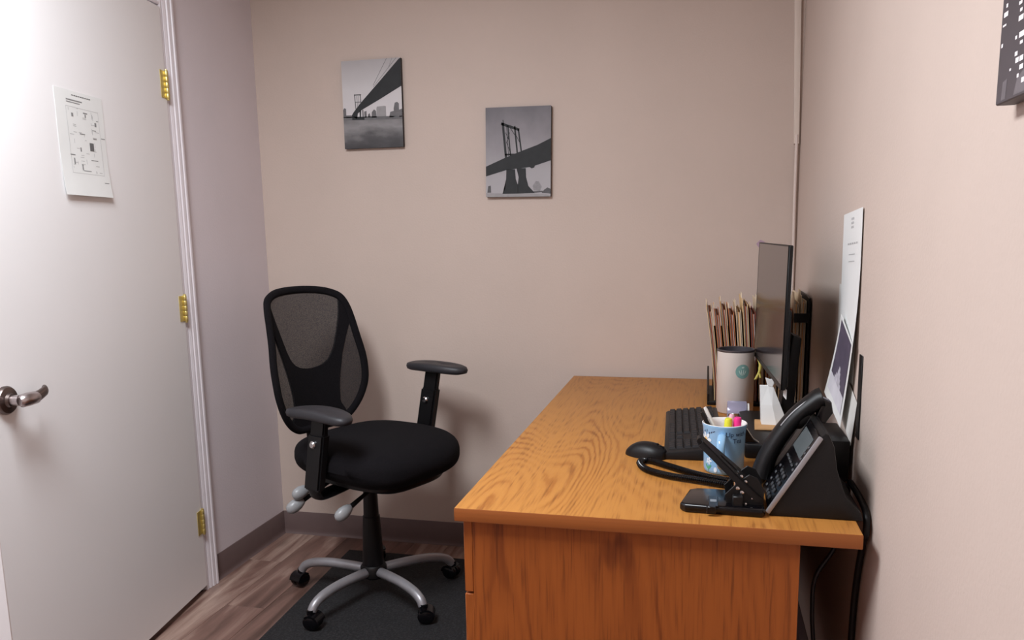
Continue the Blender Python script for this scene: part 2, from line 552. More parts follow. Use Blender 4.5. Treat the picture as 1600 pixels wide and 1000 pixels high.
# door, swung a little into the room on its three hinges
DA = 0.152
door = empty('door_1', (0.018, HY - 0.002, 0))
door.rotation_euler = (0, 0, DA)            # local -y runs from hinge to latch, local +x faces the room
structure(door, 'white slab door standing slightly open with brass hinges and lever handle', 'door')
box('door_slab', -0.044, 0.0, -DOOR_W, -0.003, 0.022, DOOR_H - 0.003, M_door, door, 0.0015, 1)
for hz in (1.785, 1.042, 0.268):
    h = empty('hinge', (0, -0.007, hz), 0, door)
    prs = [(0.0062, -0.045), (0.0062, 0.045)]
    bm = bmesh.new()
    z0 = -0.045
    for k in range(5):
        bm_lathe(bm, [(0, z0 + 0.0006), (0.0056, z0 + 0.0006), (0.0062, z0 + 0.002), (0.0062, z0 + 0.0162), (0.0056, z0 + 0.0174), (0, z0 + 0.0174)], 14, 0.0055, 0.001)
        z0 += 0.018
    bm_lathe(bm, [(0, 0.045), (0.005, 0.045), (0.0045, 0.049), (0, 0.050)], 12, 0.0055, 0.001)
    bm_lathe(bm, [(0, -0.050), (0.0045, -0.049), (0.005, -0.045), (0, -0.045)], 12, 0.0055, 0.001)
    obj('knuckle', finish(bm, 'knuckle', True), M_brass, h)
    box('leaf', 0.0002, 0.0022, -0.032, 0.0, -0.044, 0.044, M_brass, h, 0.0006, 1)
# lever handle
lv = empty('lever_handle', (0.0, -(1.4741 - 0.5852) / cos(DA) + 0.0, 0.905), 0, door)
RX = Matrix.Rotation(pi / 2, 4, 'Y')
lathe('rosette', [(0, 0), (0.034, 0), (0.0345, 0.006), (0.031, 0.011), (0.018, 0.0135), (0.016, 0.02), (0, 0.02)], M_darksteel, lv, 32, RX)
tube('lever_neck', [(0.015, 0, 0), (0.05, 0, 0)], [0.013, 0.0125], M_steel, lv, 18)
tube('lever_shank', [(0.050, -0.018, 0.001), (0.052, -0.012, 0.001), (0.053, 0.01, 0.001), (0.052, 0.034, 0.000), (0.051, 0.039, 0.0)], [0.010, 0.0155, 0.0165, 0.0155, 0.013], M_steel, lv, 18)
pth = smooth_path([(0.051, 0.034, 0.0), (0.049, 0.052, 0.001), (0.046, 0.07, 0.004), (0.042, 0.086, 0.007), (0.036, 0.094, 0.009)], 4)
tube('lever_paddle', pth, [0.014 - 0.002 * i / (len(pth) - 1) for i in range(len(pth))], M_darksteel, lv, 14, (0.6, 1.0))

# ------------------------------------------------------------------ floor plan sheet on the door
dn = Matrix.Rotation(DA, 4, 'Z')
dx_, dy_ = sin(DA), -cos(DA)
def door_pt(s, z, off=0.0):
    """s metres from the hinge along the door face"""
    return Vector((0.018, HY - 0.002, 0)) + Vector((dx_ * s + cos(DA) * off, dy_ * s + sin(DA) * off, z))
sheet = empty('floor_plan_sheet', door_pt(0.49, 1.54), DA)
tag(sheet, 'white printed floor plan sheet taped on the white door', 'paper')
def bent_sheet(name, w, h, mat, parent, offf, n=10, mw=None, thick=0.0004):
    """sheet in local yz plane, offf(u,v) gives the stand-off along +x"""
    bm = bmesh.new()
    for side in (0, 1):
        g = [[bm.verts.new((offf(i / n, j / n) + side * thick, (i / n - 0.5) * w, (j / n - 0.5) * h)) for i in range(n + 1)] for j in range(n + 1)]
        for j in range(n):
            for i in range(n):
                bm.faces.new((g[j][i], g[j][i + 1], g[j + 1][i + 1], g[j + 1][i]))
        if side == 0: g0 = g
    rim0 = [g0[0][i] for i in range(n + 1)] + [g0[j][n] for j in range(1, n + 1)] + [g0[n][i] for i in range(n - 1, -1, -1)] + [g0[j][0] for j in range(n - 1, 0, -1)]
    rim1 = [g[0][i] for i in range(n + 1)] + [g[j][n] for j in range(1, n + 1)] + [g[n][i] for i in range(n - 1, -1, -1)] + [g[j][0] for j in range(n - 1, 0, -1)]
    for a in range(len(rim0)):
        b = (a + 1) % len(rim0)
        bm.faces.new((rim0[a], rim0[b], rim1[b], rim1[a]))
    return obj(name, finish(bm, name, True, 60), mat, parent, mw)
curlf = lambda u, v: 0.0012 + 0.014 * max(0, 0.5 - v) ** 2 * 2.2
bent_sheet('paper', 0.212, 0.278, M_white, sheet, curlf, 10)
def print_marks(name, rects, mat, parent, w, h, f, lift=0.0007):
    bm = bmesh.new()
    for u0, v0, u1, v1 in rects:
        vs = []
        for u, v in ((u0, v0), (u1, v0), (u1, v1), (u0, v1)):
            vs.append(bm.verts.new((f(u, v) + lift, (u - 0.5) * w, (v - 0.5) * h)))
        bm.faces.new(vs)
    return tag(obj(name, finish(bm, name), mat, parent), kind='stuff')
# u runs towards the hinge (right in the picture)
dark = [(0.63, 0.45, 0.72, 0.53)]
for k in range(9): dark.append((0.34 + k * 0.045, 0.955, 0.375 + k * 0.045, 0.965))
grey = [(0.22, 0.905, 0.55, 0.917), (0.22, 0.885, 0.50, 0.893), (0.55, 0.805, 0.64, 0.817), (0.58, 0.77, 0.605, 0.80), (0.30, 0.755, 0.34, 0.79), (0.78, 0.70, 0.82, 0.74),
        (0.82, 0.755, 0.87, 0.762), (0.44, 0.598, 0.55, 0.608), (0.72, 0.655, 0.80, 0.663), (0.72, 0.572, 0.80, 0.58), (0.90, 0.59, 1.0 - 0.01, 0.597), (0.63, 0.355, 0.78, 0.363),
        (0.42, 0.43, 0.445, 0.47), (0.26, 0.30, 0.285, 0.36), (0.42, 0.25, 0.44, 0.31), (0.43, 0.243, 0.60, 0.25), (0.86, 0.14, 0.96, 0.148), (0.2, 0.385, 0.3, 0.395)]
random.seed(3)
faint = []
for k in range(46):
    u = random.choice([0.24, 0.33, 0.42, 0.52, 0.72, 0.76]) + random.uniform(-0.02, 0.02)
    v = random.uniform(0.22, 0.84)
    if random.random() < 0.6: faint.append((u, v, u + random.uniform(0.03, 0.09), v + 0.006))
    else: faint.append((u, v, u + 0.008, v + random.uniform(0.02, 0.05)))
for y0 in (0.215, 0.845): faint.append((0.2, y0, 0.88, y0 + 0.004))
for x0 in (0.2, 0.875): faint.append((x0, 0.215, x0 + 0.005, 0.845))
print_marks('bold_print', dark, M_ink, sheet, 0.212, 0.278, curlf)
print_marks('grey_print', grey, pmat('mid ink', srgb(135, 134, 134), 0.8), sheet, 0.212, 0.278, curlf)
print_marks('faint_print', faint, M_inkfaint, sheet, 0.212, 0.278, curlf, 0.0006)

# ------------------------------------------------------------------ ceiling light the room has
tro = empty('ceiling_troffer', (0.72, -2.12, CEIL))
tag(tro, 'white rectangular fluorescent ceiling light above the viewer', 'ceiling light')
bm = bmesh.new()
for (a, b, c, d) in ((-0.30, 0.30, -0.60, -0.56), (-0.30, 0.30, 0.56, 0.60), (-0.30, -0.265, -0.56, 0.56), (0.265, 0.30, -0.56, 0.56)):
    bm_box(bm, a, b, c, d, -0.03, -0.001)
obj('frame', finish(bm, 'frame'), M_trim, tro)
mdif = bpy.data.materials.new('lit diffuser')
mdif.use_nodes = True
mdif.node_tree.nodes['Principled BSDF'].inputs['Base Color'].default_value = (0.9, 0.9, 0.9, 1)
mdif.node_tree.nodes['Principled BSDF'].inputs['Emission Color'].default_value = (1, 0.95, 0.93, 1)
mdif.node_tree.nodes['Principled BSDF'].inputs['Emission Strength'].default_value = 3.0
box('diffuser', -0.265, 0.265, -0.56, 0.56, -0.012, -0.004, mdif, tro)

# ------------------------------------------------------------------ conduit in the far right corner
cd = empty('wall_conduit', (W, 0, 0.77))
tag(cd, 'cream painted cable raceway running down the far right corner', 'conduit')
def wp(x, z): return (x - W, -0.012, z - 0.77)
bm = bmesh.new()
bm_prism(bm, [(2.036 - W, 2.45 - 0.77), (2.062 - W, 2.45 - 0.77), (2.0815 - W, 1.569 - 0.77), (2.064 - W, 1.569 - 0.77)], -0.014, 0.0, 0.002, 2, 'y')
obj('raceway_cover', finish(bm, 'raceway_cover', True), pmat('cream raceway', srgb(226, 212, 200), 0.45), cd)
tube('cable', [wp(2.073, 1.60), wp(2.0735, 1.4), wp(2.0765, 1.1), wp(2.0785, 0.78)], 0.0055, pmat('pale cable', srgb(222, 205, 196), 0.45), cd, 10)

# ------------------------------------------------------------------ wall pictures
def picture(name, label, cx, cz, w, h, tilt, depth):
    e = empty(name, (cx, 0, cz))
    e.rotation_euler = (0, tilt, 0)
    tag(e, label, 'picture', 'canvas photographs on the back wall')
    box('canvas', -w / 2, w / 2, -depth, -0.001, -h / 2, h / 2, pmat(name + ' canvas edge', srgb(52, 48, 50), 0.7), e, 0.0012, 1)
    return e
def flat_poly(name, polys, mat, parent, w, h, y):
    bm = bmesh.new()
    for P in polys:
        vs = [bm.verts.new(((u - 0.5) * w, y, (v - 0.5) * h)) for u, v in P]
        f = bm.faces.new(vs)
    bmesh.ops.triangulate(bm, faces=bm.faces[:])
    me = finish(bm, name)
    o = obj(name, me, mat, parent)
    if len(polys) > 1: o['kind'] = 'stuff'
    return o
def stroke(u0, v0, u1, v1, t0, t1=None):
    t1 = t0 if t1 is None else t1
    d = Vector((u1 - u0, v1 - v0)).normalized(); n = Vector((-d.y, d.x))
    return [(u0 + n.x * t0 / 2, v0 + n.y * t0 / 2), (u0 - n.x * t0 / 2, v0 - n.y * t0 / 2), (u1 - n.x * t1 / 2, v1 - n.y * t1 / 2), (u1 + n.x * t1 / 2, v1 + n.y * t1 / 2)]
M_pdark = pmat('print near black', srgb(38, 40, 42), 0.7, var=0.15, vscale=40)
M_pmid = pmat('print mid grey', srgb(104, 102, 104), 0.6, var=0.12, vscale=60)
M_pgrey = pmat('print soft grey', srgb(152, 149, 150), 0.6, var=0.06, vscale=60)
w1, h1, d1 = 0.245, 0.330, 0.018
p1 = picture('bridge_picture', 'black and white canvas of a bridge deck over a river, upper left of the pair', 0.507, 1.784, w1, h1, radians(0.2), d1)
M_sky1 = gradmat('print pale sky', [(0, (212, 207, 209)), (0.5, (206, 202, 203)), (1.0, (176, 171, 172))], 2, noise=0.15)
M_water = gradmat('print river', [(0, (62, 60, 62)), (0.3, (84, 82, 84)), (0.65, (142, 139, 140)), (1.0, (110, 108, 109))], 2, noise=0.75, nscale=3.2)
flat_poly('sky_print', [[(0, 0.35), (1, 0.33), (1, 1), (0, 1)]], M_sky1, p1, w1, h1, -d1 - 0.0003)
flat_poly('water_print', [[(0, 0), (1, 0), (1, 0.345), (0, 0.365)]], M_water, p1, w1, h1, -d1 - 0.0004)
flat_poly('skyline_print', [[(0.57, 0.34), (0.73, 0.34), (0.73, 0.468), (0.70, 0.472), (0.58, 0.468), (0.57, 0.45)]], M_pgrey, p1, w1, h1, -d1 - 0.0005)
flat_poly('skyline_print', [[(0.86, 0.35), (0.95, 0.35), (0.95, 0.49), (0.92, 0.51), (0.88, 0.50), (0.86, 0.44)], [(0.78, 0.34), (0.86, 0.34), (0.86, 0.41), (0.80, 0.40)], [(0.95, 0.34), (1, 0.34), (1, 0.43), (0.95, 0.42)],
    [(0.48, 0.345), (0.57, 0.345), (0.56, 0.42), (0.53, 0.44), (0.49, 0.41)], [(0.36, 0.35), (0.40, 0.35), (0.40, 0.425), (0.36, 0.42)], [(0.42, 0.35), (0.47, 0.35), (0.45, 0.40), (0.42, 0.38)],
    [(0.0, 0.36), (0.05, 0.36), (0.05, 0.46), (0.02, 0.47), (0.0, 0.45)], [(0.05, 0.355), (0.16, 0.355), (0.14, 0.385), (0.05, 0.385)], [(0, 0.33), (1, 0.315), (1, 0.35), (0, 0.37)]], M_pmid, p1, w1, h1, -d1 - 0.0006)
tow = [stroke(0.205, 0.62, 0.225, 0.40, 0.014), stroke(0.245, 0.60, 0.25, 0.42, 0.007), stroke(0.305, 0.615, 0.312, 0.46, 0.014), stroke(0.20, 0.612, 0.318, 0.612, 0.014), stroke(0.27, 0.60, 0.275, 0.45, 0.006), stroke(0.21, 0.53, 0.31, 0.53, 0.008),
       stroke(0.77, 1.0, 0.53, 0.71, 0.006), stroke(0.93, 1.0, 0.53, 0.69, 0.005), stroke(0.86, 1.0, 0.80, 0.90, 0.004)]
flat_poly('tower_print', tow, M_pmid, p1, w1, h1, -d1 - 0.0007)
flat_poly('deck_print', [[(0.14, 0.375), (0.235, 0.34), (0.25, 0.40), (0.31, 0.435), (0.65, 0.555), (1.0, 0.685), (1.0, 0.995), (0.97, 0.985), (0.66, 0.765), (0.30, 0.515), (0.17, 0.41)], [(0.28, 0.35), (0.30, 0.35), (0.31, 0.44), (0.28, 0.43)], [(0.33, 0.35), (0.345, 0.35), (0.345, 0.44), (0.33, 0.44)], [(0.15, 0.33), (0.36, 0.325), (0.36, 0.355), (0.15, 0.37)]], M_pdark, p1, w1, h1, -d1 - 0.0008)
w2, h2 = 0.250, 0.328
p2 = picture('bridge_picture', 'black and white canvas of a bridge tower and stone piers, lower right of the pair', 1.084, 1.580, w2, h2, radians(0.9), d1)
M_sky2 = gradmat('print stormy sky', [(0, (172, 168, 171)), (0.3, (166, 162, 165)), (0.6, (142, 137, 141)), (1.0, (104, 100, 105))], 2, noise=0.45, nscale=3.0)
flat_poly('sky_print', [[(0, 0), (1, 0), (1, 1), (0, 1)]], M_sky2, p2, w2, h2, -d1 - 0.0003)
flat_poly('ground_print', [[(0.86, 0.04), (1, 0.03), (1, 0.085), (0.95, 0.10), (0.9, 0.075)], [(0.02, 0.05), (0.08, 0.05), (0.075, 0.13), (0.035, 0.125)], [(0.74, 0.04), (0.88, 0.05), (0.88, 0.065), (0.74, 0.06)]], pmat('print dark trees', srgb(84, 82, 84), 0.6, var=0.2, vscale=80), p2, w2, h2, -d1 - 0.0005)
flat_poly('tree_print', [[(0.74, 0.07), (0.84, 0.06), (0.865, 0.11), (0.82, 0.17), (0.775, 0.175), (0.725, 0.12)]], pmat('print bare tree', srgb(140, 137, 139), 0.6, var=0.12, vscale=120), p2, w2, h2, -d1 - 0.0004)
flat_poly('bank_print', [[(0, 0), (1, 0), (1, 0.02), (0.88, 0.03), (0, 0.045)]], M_pgrey, p2, w2, h2, -d1 - 0.00045)
tw = [stroke(0.265, 0.83, 0.315, 0.44, 0.034), stroke(0.345, 0.80, 0.385, 0.46, 0.017), stroke(0.325, 0.80, 0.355, 0.46, 0.008), stroke(0.45, 0.775, 0.49, 0.48, 0.024), stroke(0.505, 0.755, 0.55, 0.51, 0.022), stroke(0.24, 0.82, 0.52, 0.745, 0.03),
      stroke(0.27, 0.86, 0.275, 0.81, 0.012), stroke(0.30, 0.475, 0.50, 0.475, 0.018), stroke(0.31, 0.72, 0.37, 0.62, 0.008), stroke(0.37, 0.72, 0.32, 0.6, 0.008), stroke(0.33, 0.60, 0.38, 0.5, 0.007), stroke(0.46, 0.70, 0.53, 0.6, 0.007), stroke(0.45, 0.79, 0.452, 0.76, 0.02),
      stroke(0.38, 0.77, 0.46, 0.68, 0.008)]
flat_poly('tower_print', tw, M_pdark, p2, w2, h2, -d1 - 0.0006)
flat_poly('deck_print', [[(0, 0.235), (0.33, 0.305), (0.68, 0.33), (0.71, 0.315), (0.75, 0.325), (0.76, 0.345), (1, 0.40), (1, 0.645), (0.80, 0.575), (0.55, 0.51), (0.30, 0.44), (0, 0.345)],
    [(0.26, 0.035), (0.50, 0.035), (0.50, 0.13)], [(0.26, 0.035), (0.50, 0.13), (0.465, 0.20), (0.315, 0.2), (0.30, 0.09)], [(0.315, 0.2), (0.465, 0.20), (0.455, 0.31), (0.32, 0.31)], [(0.495, 0.035), (0.76, 0.04), (0.66, 0.12), (0.495, 0.13)], [(0.495, 0.13), (0.66, 0.12), (0.625, 0.22), (0.51, 0.22)], [(0.51, 0.22), (0.625, 0.22), (0.62, 0.32), (0.475, 0.32), (0.49, 0.29)]], M_pdark, p2, w2, h2, -d1 - 0.0007)

# dark city picture on the right wall near the viewer
pc = empty('city_picture', (W, -2.0196 - 0.20, 1.40))
tag(pc, 'dark night city canvas with lit windows on the right wall, cut off by the frame', 'picture')
M_night = gradmat('print night towers', [(0, (84, 77, 80)), (0.25, (68, 61, 64)), (0.6, (64, 57, 60)), (1.0, (60, 54, 57))], 2, noise=0.2)
box('canvas', -0.02, -0.001, -0.2, 0.2, 0, 0.56, M_night, pc, 0.0012, 1)
random.seed(12)
wins = []
def win(y, z, a, b): wins.append([(y - a, z - b), (y + a, z - b), (y + a, z + b), (y - a, z + b)])
for y, z, a, b in ((0.1858, 0.0974, 0.0024, 0.0019), (0.1872, 0.0891, 0.0058, 0.0024), (0.1891, 0.0786, 0.0048, 0.001), (0.1483, 0.0906, 0.0043, 0.0016), (0.1452, 0.0834, 0.0031, 0.0016), (0.1441, 0.0757, 0.0062, 0.0025), (0.139, 0.0593, 0.0067, 0.0027), (0.1532, 0.0589, 0.0025, 0.0017), (0.1382, 0.0516, 0.0037, 0.0016), (0.1496, 0.0429, 0.0037, 0.0021), (0.146, 0.0362, 0.0043, 0.0025), (0.1348, 0.0361, 0.0049, 0.0025), (0.1335, 0.0278, 0.0049, 0.0023), (0.1919, 0.0591, 0.0024, 0.0019), (0.1628, 0.0301, 0.0023, 0.0012), (0.1407, 0.0205, 0.0024, 0.0018), (0.127, 0.0143, 0.0036, 0.0024)):
    win(y, z, a, b)
for k in range(120):
    y = random.uniform(-0.19, 0.11); y = round(y / 0.016) * 0.016 + random.uniform(-.002, .002)
    z = round(random.uniform(0.03, 0.54) / 0.02) * 0.02
    win(y, z, random.uniform(.002, .006), random.uniform(.002, .006))
for k in range(12):
    win(random.uniform(0.11, 0.18), random.uniform(0.15, 0.54), .002, .003)
bm = bmesh.new()
for P in wins:
    bm.faces.new([bm.verts.new((-0.0204, a, b)) for a, b in P])
tag(obj('window_print', finish(bm, 'window_print'), pmat('print lit windows', srgb(240, 232, 232), 0.6, var=0.1, vscale=60), pc), kind='stuff')
bm = bmesh.new()
for P in ([(0.10, 0.0), (0.150, 0.0), (0.142, 0.016), (0.10, 0.03)], [(0.172, 0.0), (0.184, 0.0), (0.182, 0.018), (0.170, 0.020)]):
    bm.faces.new([bm.verts.new((-0.0202, a, b + 0.003)) for a, b in P])
tag(obj('street_print', finish(bm, 'street_print'), pmat('print grey street', srgb(108, 101, 104), 0.6, var=0.15, vscale=50), pc), kind='stuff')

# ------------------------------------------------------------------ papers pinned to the right wall
def wall_sheet(name, label, cat, yc, zc, w, h, roll, f, mat, n=10):
    e = empty(name, (W, yc, zc))
    e.rotation_euler = (roll, 0, 0)
    tag(e, label, cat)
    bent_sheet('paper', w, h, mat, e, lambda u, v: -f(u, v) - 0.0008, n)
    return e
fA = lambda u, v: 0.003 + 0.022 * max(0, 0.7 - v) ** 2 * (1 - u)
sA = wall_sheet('notice_sheet', 'long white notice sheet taped high on the right wall above the phone', 'paper', -1.118, 1.160, 0.224, 0.305, radians(-3), fA, M_white)
fB = lambda u, v: 0.0012 + 0.001 * v
sB = wall_sheet('notice_sheet', 'pale sheet mostly hidden behind the long white notice on the right wall', 'paper', -1.09, 1.045, 0.22, 0.21, radians(-2), fB, M_paper2)
txt = []
random.seed(5)
for k in range(3): txt.append((0.42, 0.94 - k * 0.03, 0.55, 0.955 - k * 0.03))
for k in range(5): txt.append((0.18 + 0.11 * k, 0.765, 0.24 + 0.11 * k + random.uniform(0, .03), 0.777))
for k in range(2): txt.append((0.3, 0.69 - 0.05 * k, 0.62, 0.697 - 0.05 * k))
bm = bmesh.new()
for u0, v0, u1, v1 in txt:
    bm.faces.new([bm.verts.new((-fA(u, v) - 0.0013, (u - 0.5) * 0.224, (v - 0.5) * 0.305)) for u, v in ((u0, v0), (u1, v0), (u1, v1), (u0, v1))])
tag(obj('faint_print', finish(bm, 'faint_print'), M_inkfaint, sA), kind='stuff')
# curling photo below
fC = lambda u, v: 0.0135 + 0.020 * (1 - v) ** 1.5 * (0.35 + 0.65 * u)
sC = empty('hanging_photo', (W, -1.135, 0.965))
sC.rotation_euler = (radians(17), 0, 0)
tag(sC, 'curling black and white photo hanging askew below the white notice', 'photo')
bent_sheet('paper', 0.165, 0.20, M_white, sC, lambda u, v: -fC(u, v), 12)
def photo_patch(name, outline, mat, lift):
    bm = bmesh.new()
    vs = [bm.verts.new((-fC(u, v) - lift, (u - 0.5) * 0.165, (v - 0.5) * 0.20)) for u, v in outline]
    bm.faces.new(vs)
    bmesh.ops.triangulate(bm, faces=bm.faces[:])
    return obj(name, finish(bm, name), mat, sC)
def strip_patch(name, u0, u1, v0, v1, mat, lift, n=10):
    bm = bmesh.new()
    g = [[bm.verts.new((-fC(u0 + (u1 - u0) * i / 4, v0 + (v1 - v0) * j / n) - lift, (u0 + (u1 - u0) * i / 4 - 0.5) * 0.165, (v0 + (v1 - v0) * j / n - 0.5) * 0.20)) for i in range(5)] for j in range(n + 1)]
    for j in range(n):
        for i in range(4): bm.faces.new((g[j][i], g[j][i + 1], g[j + 1][i + 1], g[j + 1][i]))
    return obj(name, finish(bm, name, True), mat, sC)
strip_patch('photo_print', 0.08, 0.90, 0.32, 0.97, pmat('print dusk purple', srgb(92, 84, 100), 0.45, var=0.15, vscale=25), 0.0009)
M_fig = pmat('print pale figure', srgb(196, 192, 202), 0.5, var=0.2, vscale=60)
for fi, (u0, u1, v0, v1) in enumerate(((0.30, 0.68, 0.32, 0.38), (0.36, 0.62, 0.375, 0.43), (0.40, 0.55, 0.425, 0.49), (0.44, 0.52, 0.485, 0.54))):
    strip_patch('figure_print', u0, u1, v0, v1, M_fig, 0.0014, 2)
strip_patch('snow_print', 0.08, 0.90, 0.12, 0.33, pmat('print pale slope', srgb(216, 213, 220), 0.5, var=0.08, vscale=30), 0.0011)
sD = wall_sheet('small_note', 'small pale note sticking out under the curling photo', 'paper', -1.19, 0.885, 0.13, 0.10, radians(14), lambda u, v: 0.0025 + 0.004 * (1 - v), M_paper2, 6)
box('black_strip', W - 0.003, W - 0.0005, -1.292, -1.262, 0.846, 1.02, M_black, None, 0.0006, 1)
tag(bpy.data.objects['black_strip'], 'narrow black strip hanging on the right wall below the notice', 'strip')
# lilac tape tab on the back wall
tp = prism('tape_tab', [(-0.016, 0), (-0.002, 0.014), (0.014, 0.006), (0.008, -0.016), (-0.008, -0.012)], -0.0012, -0.0002, pmat('lilac clear tape', srgb(178, 150, 170), 0.3), None, 0, 1, 'y')
tp.location = (1.966, 0, 1.228)
tag(tp, 'small lilac tape tab on the back wall above the monitor', 'tape')

# ------------------------------------------------------------------ desk
DX0, DX1, DY0, DY1, DZ = 1.2929, 2.0549, -1.5447, -0.0322, 0.737
desk = empty('oak_desk', ((DX0 + DX1) / 2, (DY0 + DY1) / 2, 0))
tag(desk, 'honey oak office desk with overhanging top and drawer pedestal', 'desk')
DC = Vector(desk.location)
def dbox(name, x0, x1, y0, y1, z0, z1, mat, bev=0.001, parent=None):
    off = DC if parent is None else DC + Vector(parent.location)
    return box(name, x0 - off.x, x1 - off.x, y0 - off.y, y1 - off.y, z0 - off.z, z1 - off.z, mat, parent or desk, bev, 1)
bm = bmesh.new()
outl = [(DX0 - DC.x, DY0 - DC.y), (DX1 - DC.x, DY0 - DC.y), (DX1 - DC.x, DY1 - DC.y), (DX0 - DC.x, DY1 - DC.y)]
bm_prism(bm, outl, DZ - 0.0285, DZ, 0.0025, 2)
for f in bm.faces:
    f.material_index = 0 if abs(f.normal.z) > 0.9 else 1
bmesh.ops.recalc_face_normals(bm, faces=bm.faces[:])
for f in bm.faces:
    f.material_index = 0 if abs(f.normal.z) > 0.75 else 1
obj('desk_top', finish(bm, 'desk_top', True, 30), [M_oak_y, M_oak_edge], desk)
PX0, PX1 = 1.324, 1.9525
UZ = DZ - 0.0285
for nm, ya, yb in (('near', DY0 + 0.0197, DY0 + 0.42), ('far', DY1 - 0.42, DY1 - 0.02)):
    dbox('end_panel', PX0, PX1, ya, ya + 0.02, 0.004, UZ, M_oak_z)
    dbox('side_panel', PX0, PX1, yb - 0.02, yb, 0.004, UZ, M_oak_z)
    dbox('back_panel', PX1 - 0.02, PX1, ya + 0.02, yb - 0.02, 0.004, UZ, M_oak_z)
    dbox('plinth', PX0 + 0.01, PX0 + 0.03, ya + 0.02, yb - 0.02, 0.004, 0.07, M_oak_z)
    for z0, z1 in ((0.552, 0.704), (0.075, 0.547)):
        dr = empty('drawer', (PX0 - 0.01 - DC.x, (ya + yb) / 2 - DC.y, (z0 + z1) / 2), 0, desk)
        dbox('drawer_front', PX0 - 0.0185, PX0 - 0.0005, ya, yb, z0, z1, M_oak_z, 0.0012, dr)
        yc = (ya + yb) / 2 - DC.y - dr.location.y
        tube('drawer_pull', [(-0.009, -0.055, 0.03), (-0.027, -0.05, 0.03), (-0.032, -0.03, 0.03), (-0.032, 0.03, 0.03), (-0.027, 0.05, 0.03), (-0.009, 0.055, 0.03)], 0.004, M_brass, dr, 8)
dbox('modesty_panel', PX1 - 0.02, PX1, DY0 + 0.42, DY1 - 0.42, 0.25, UZ, M_oak_z)

# ------------------------------------------------------------------ chair mat
mt = empty('chair_mat', (1.0, -0.75, 0))
tag(mt, 'black speckled rubber chair mat on the plank floor', 'mat')
prism('mat_sheet', [(0.402 - 1.0 + 0.03, -1.55 + 0.75), (1.29 - 1.0, -1.55 + 0.75), (1.29 - 1.0, -0.14 + 0.75), (0.372 - 1.0, -0.14 + 0.75)], 0.0003, 0.005, M_mat, mt, 0.0015, 1)

# ------------------------------------------------------------------ office chair
HD = radians(-24)
chair = empty('office_chair', (0.64, -0.50, 0), HD)     # local +x forward, +y to the sitter's left
tag(chair, 'black mesh back office chair with armrests on a silver five star base', 'chair')
# star base: five legs with casters
ang0 = radians(176) - HD
base_r = 0.30
CASTER_A = [176, 250, 326, 38, 110]
for a in CASTER_A:
    th = radians(a) - HD
    lg = empty('base_leg', (0, 0, 0), th, chair)
    leg_path = smooth_path([(0.025, 0, 0.098), (0.10, 0, 0.103), (0.18, 0, 0.104), (0.242, 0, 0.097), (0.280, 0, 0.082), (0.296, 0, 0.062)], 4)
    tube('leg_tube', leg_path, [0.0175 - 0.002 * i / (len(leg_path) - 1) for i in range(len(leg_path))], M_silver, lg, 12)
    cs = empty('caster', (0.289, 0, 0), random.uniform(-0.6, 0.6), lg)
    bm = bmesh.new()
    for s in (-1, 1):
        mm = Matrix.Translation((0.006, s * 0.012, 0.027)) @ Matrix.Rotation(pi / 2, 4, 'X')
        nv = len(bm.verts)
        bm_lathe(bm, [(0, -0.009), (0.02, -0.009), (0.0245, -0.006), (0.0255, 0), (0.0245, 0.006), (0.018, 0.009), (0, 0.009)], 20)
        bm.verts.ensure_lookup_table()
        for v in bm.verts[nv:]: v.co = mm @ v.co
    # hood over the wheels and the stem
    nv = len(bm.verts)
    hood = []
    for k in range(9):
        t = pi * (0.02 + 0.72 * k / 8)
        hood.append((0.006 + 0.0275 * cos(t), 0.027 + 0.0275 * sin(t)))
    inner = [(0.006 + 0.020 * (x - 0.006) / 0.0275, 0.027 + 0.020 * (z - 0.027) / 0.0275) for x, z in hood[::-1]]
    bm_prism(bm, hood + inner, -0.022, 0.022, 0, 1, 'y')
    bm_tube(bm, [(0, 0, 0.05), (0, 0, 0.066)], 0.012, 12)
    # a caster's meshes belong to the leg: keep one body
    me = finish(bm, 'caster_body', True, 45)
    COL.objects.unlink(cs)
    bpy.data.objects.remove(cs)
    o = obj('caster', me, M_blackgloss, lg)
    o.scale = (1.12, 1.15, 1.0)
    o.location = (0.300, 0, 0.0055 if not (a == 176) else 0.0015)
    o.rotation_euler = (0, 0, {176: 1.3, 250: 1.9, 326: 0.9, 38: 2.2, 110: 0.4}[a])
lathe('base_hub', [(0, 0.072), (0.036, 0.072), (0.045, 0.080), (0.047, 0.112), (0.040, 0.122), (0, 0.124)], M_black, chair, 28)
lathe('gas_column', [(0, 0.115), (0.037, 0.115), (0.038, 0.125), (0.0345, 0.20), (0.0305, 0.29), (0.030, 0.30), (0.027, 0.302), (0.0245, 0.40), (0.024, 0.45), (0, 0.45)], M_black, chair, 28)
# tilt mechanism
bm = bmesh.new()
bm_box(bm, -0.11, 0.10, -0.075, 0.075, 0.432, 0.470, 0.012, 3)
bm_box(bm, -0.21, -0.08, -0.035, 0.035, 0.440, 0.462, 0.008, 2)
obj('tilt_mechanism', finish(bm, 'tilt_mechanism', True), M_black, chair)
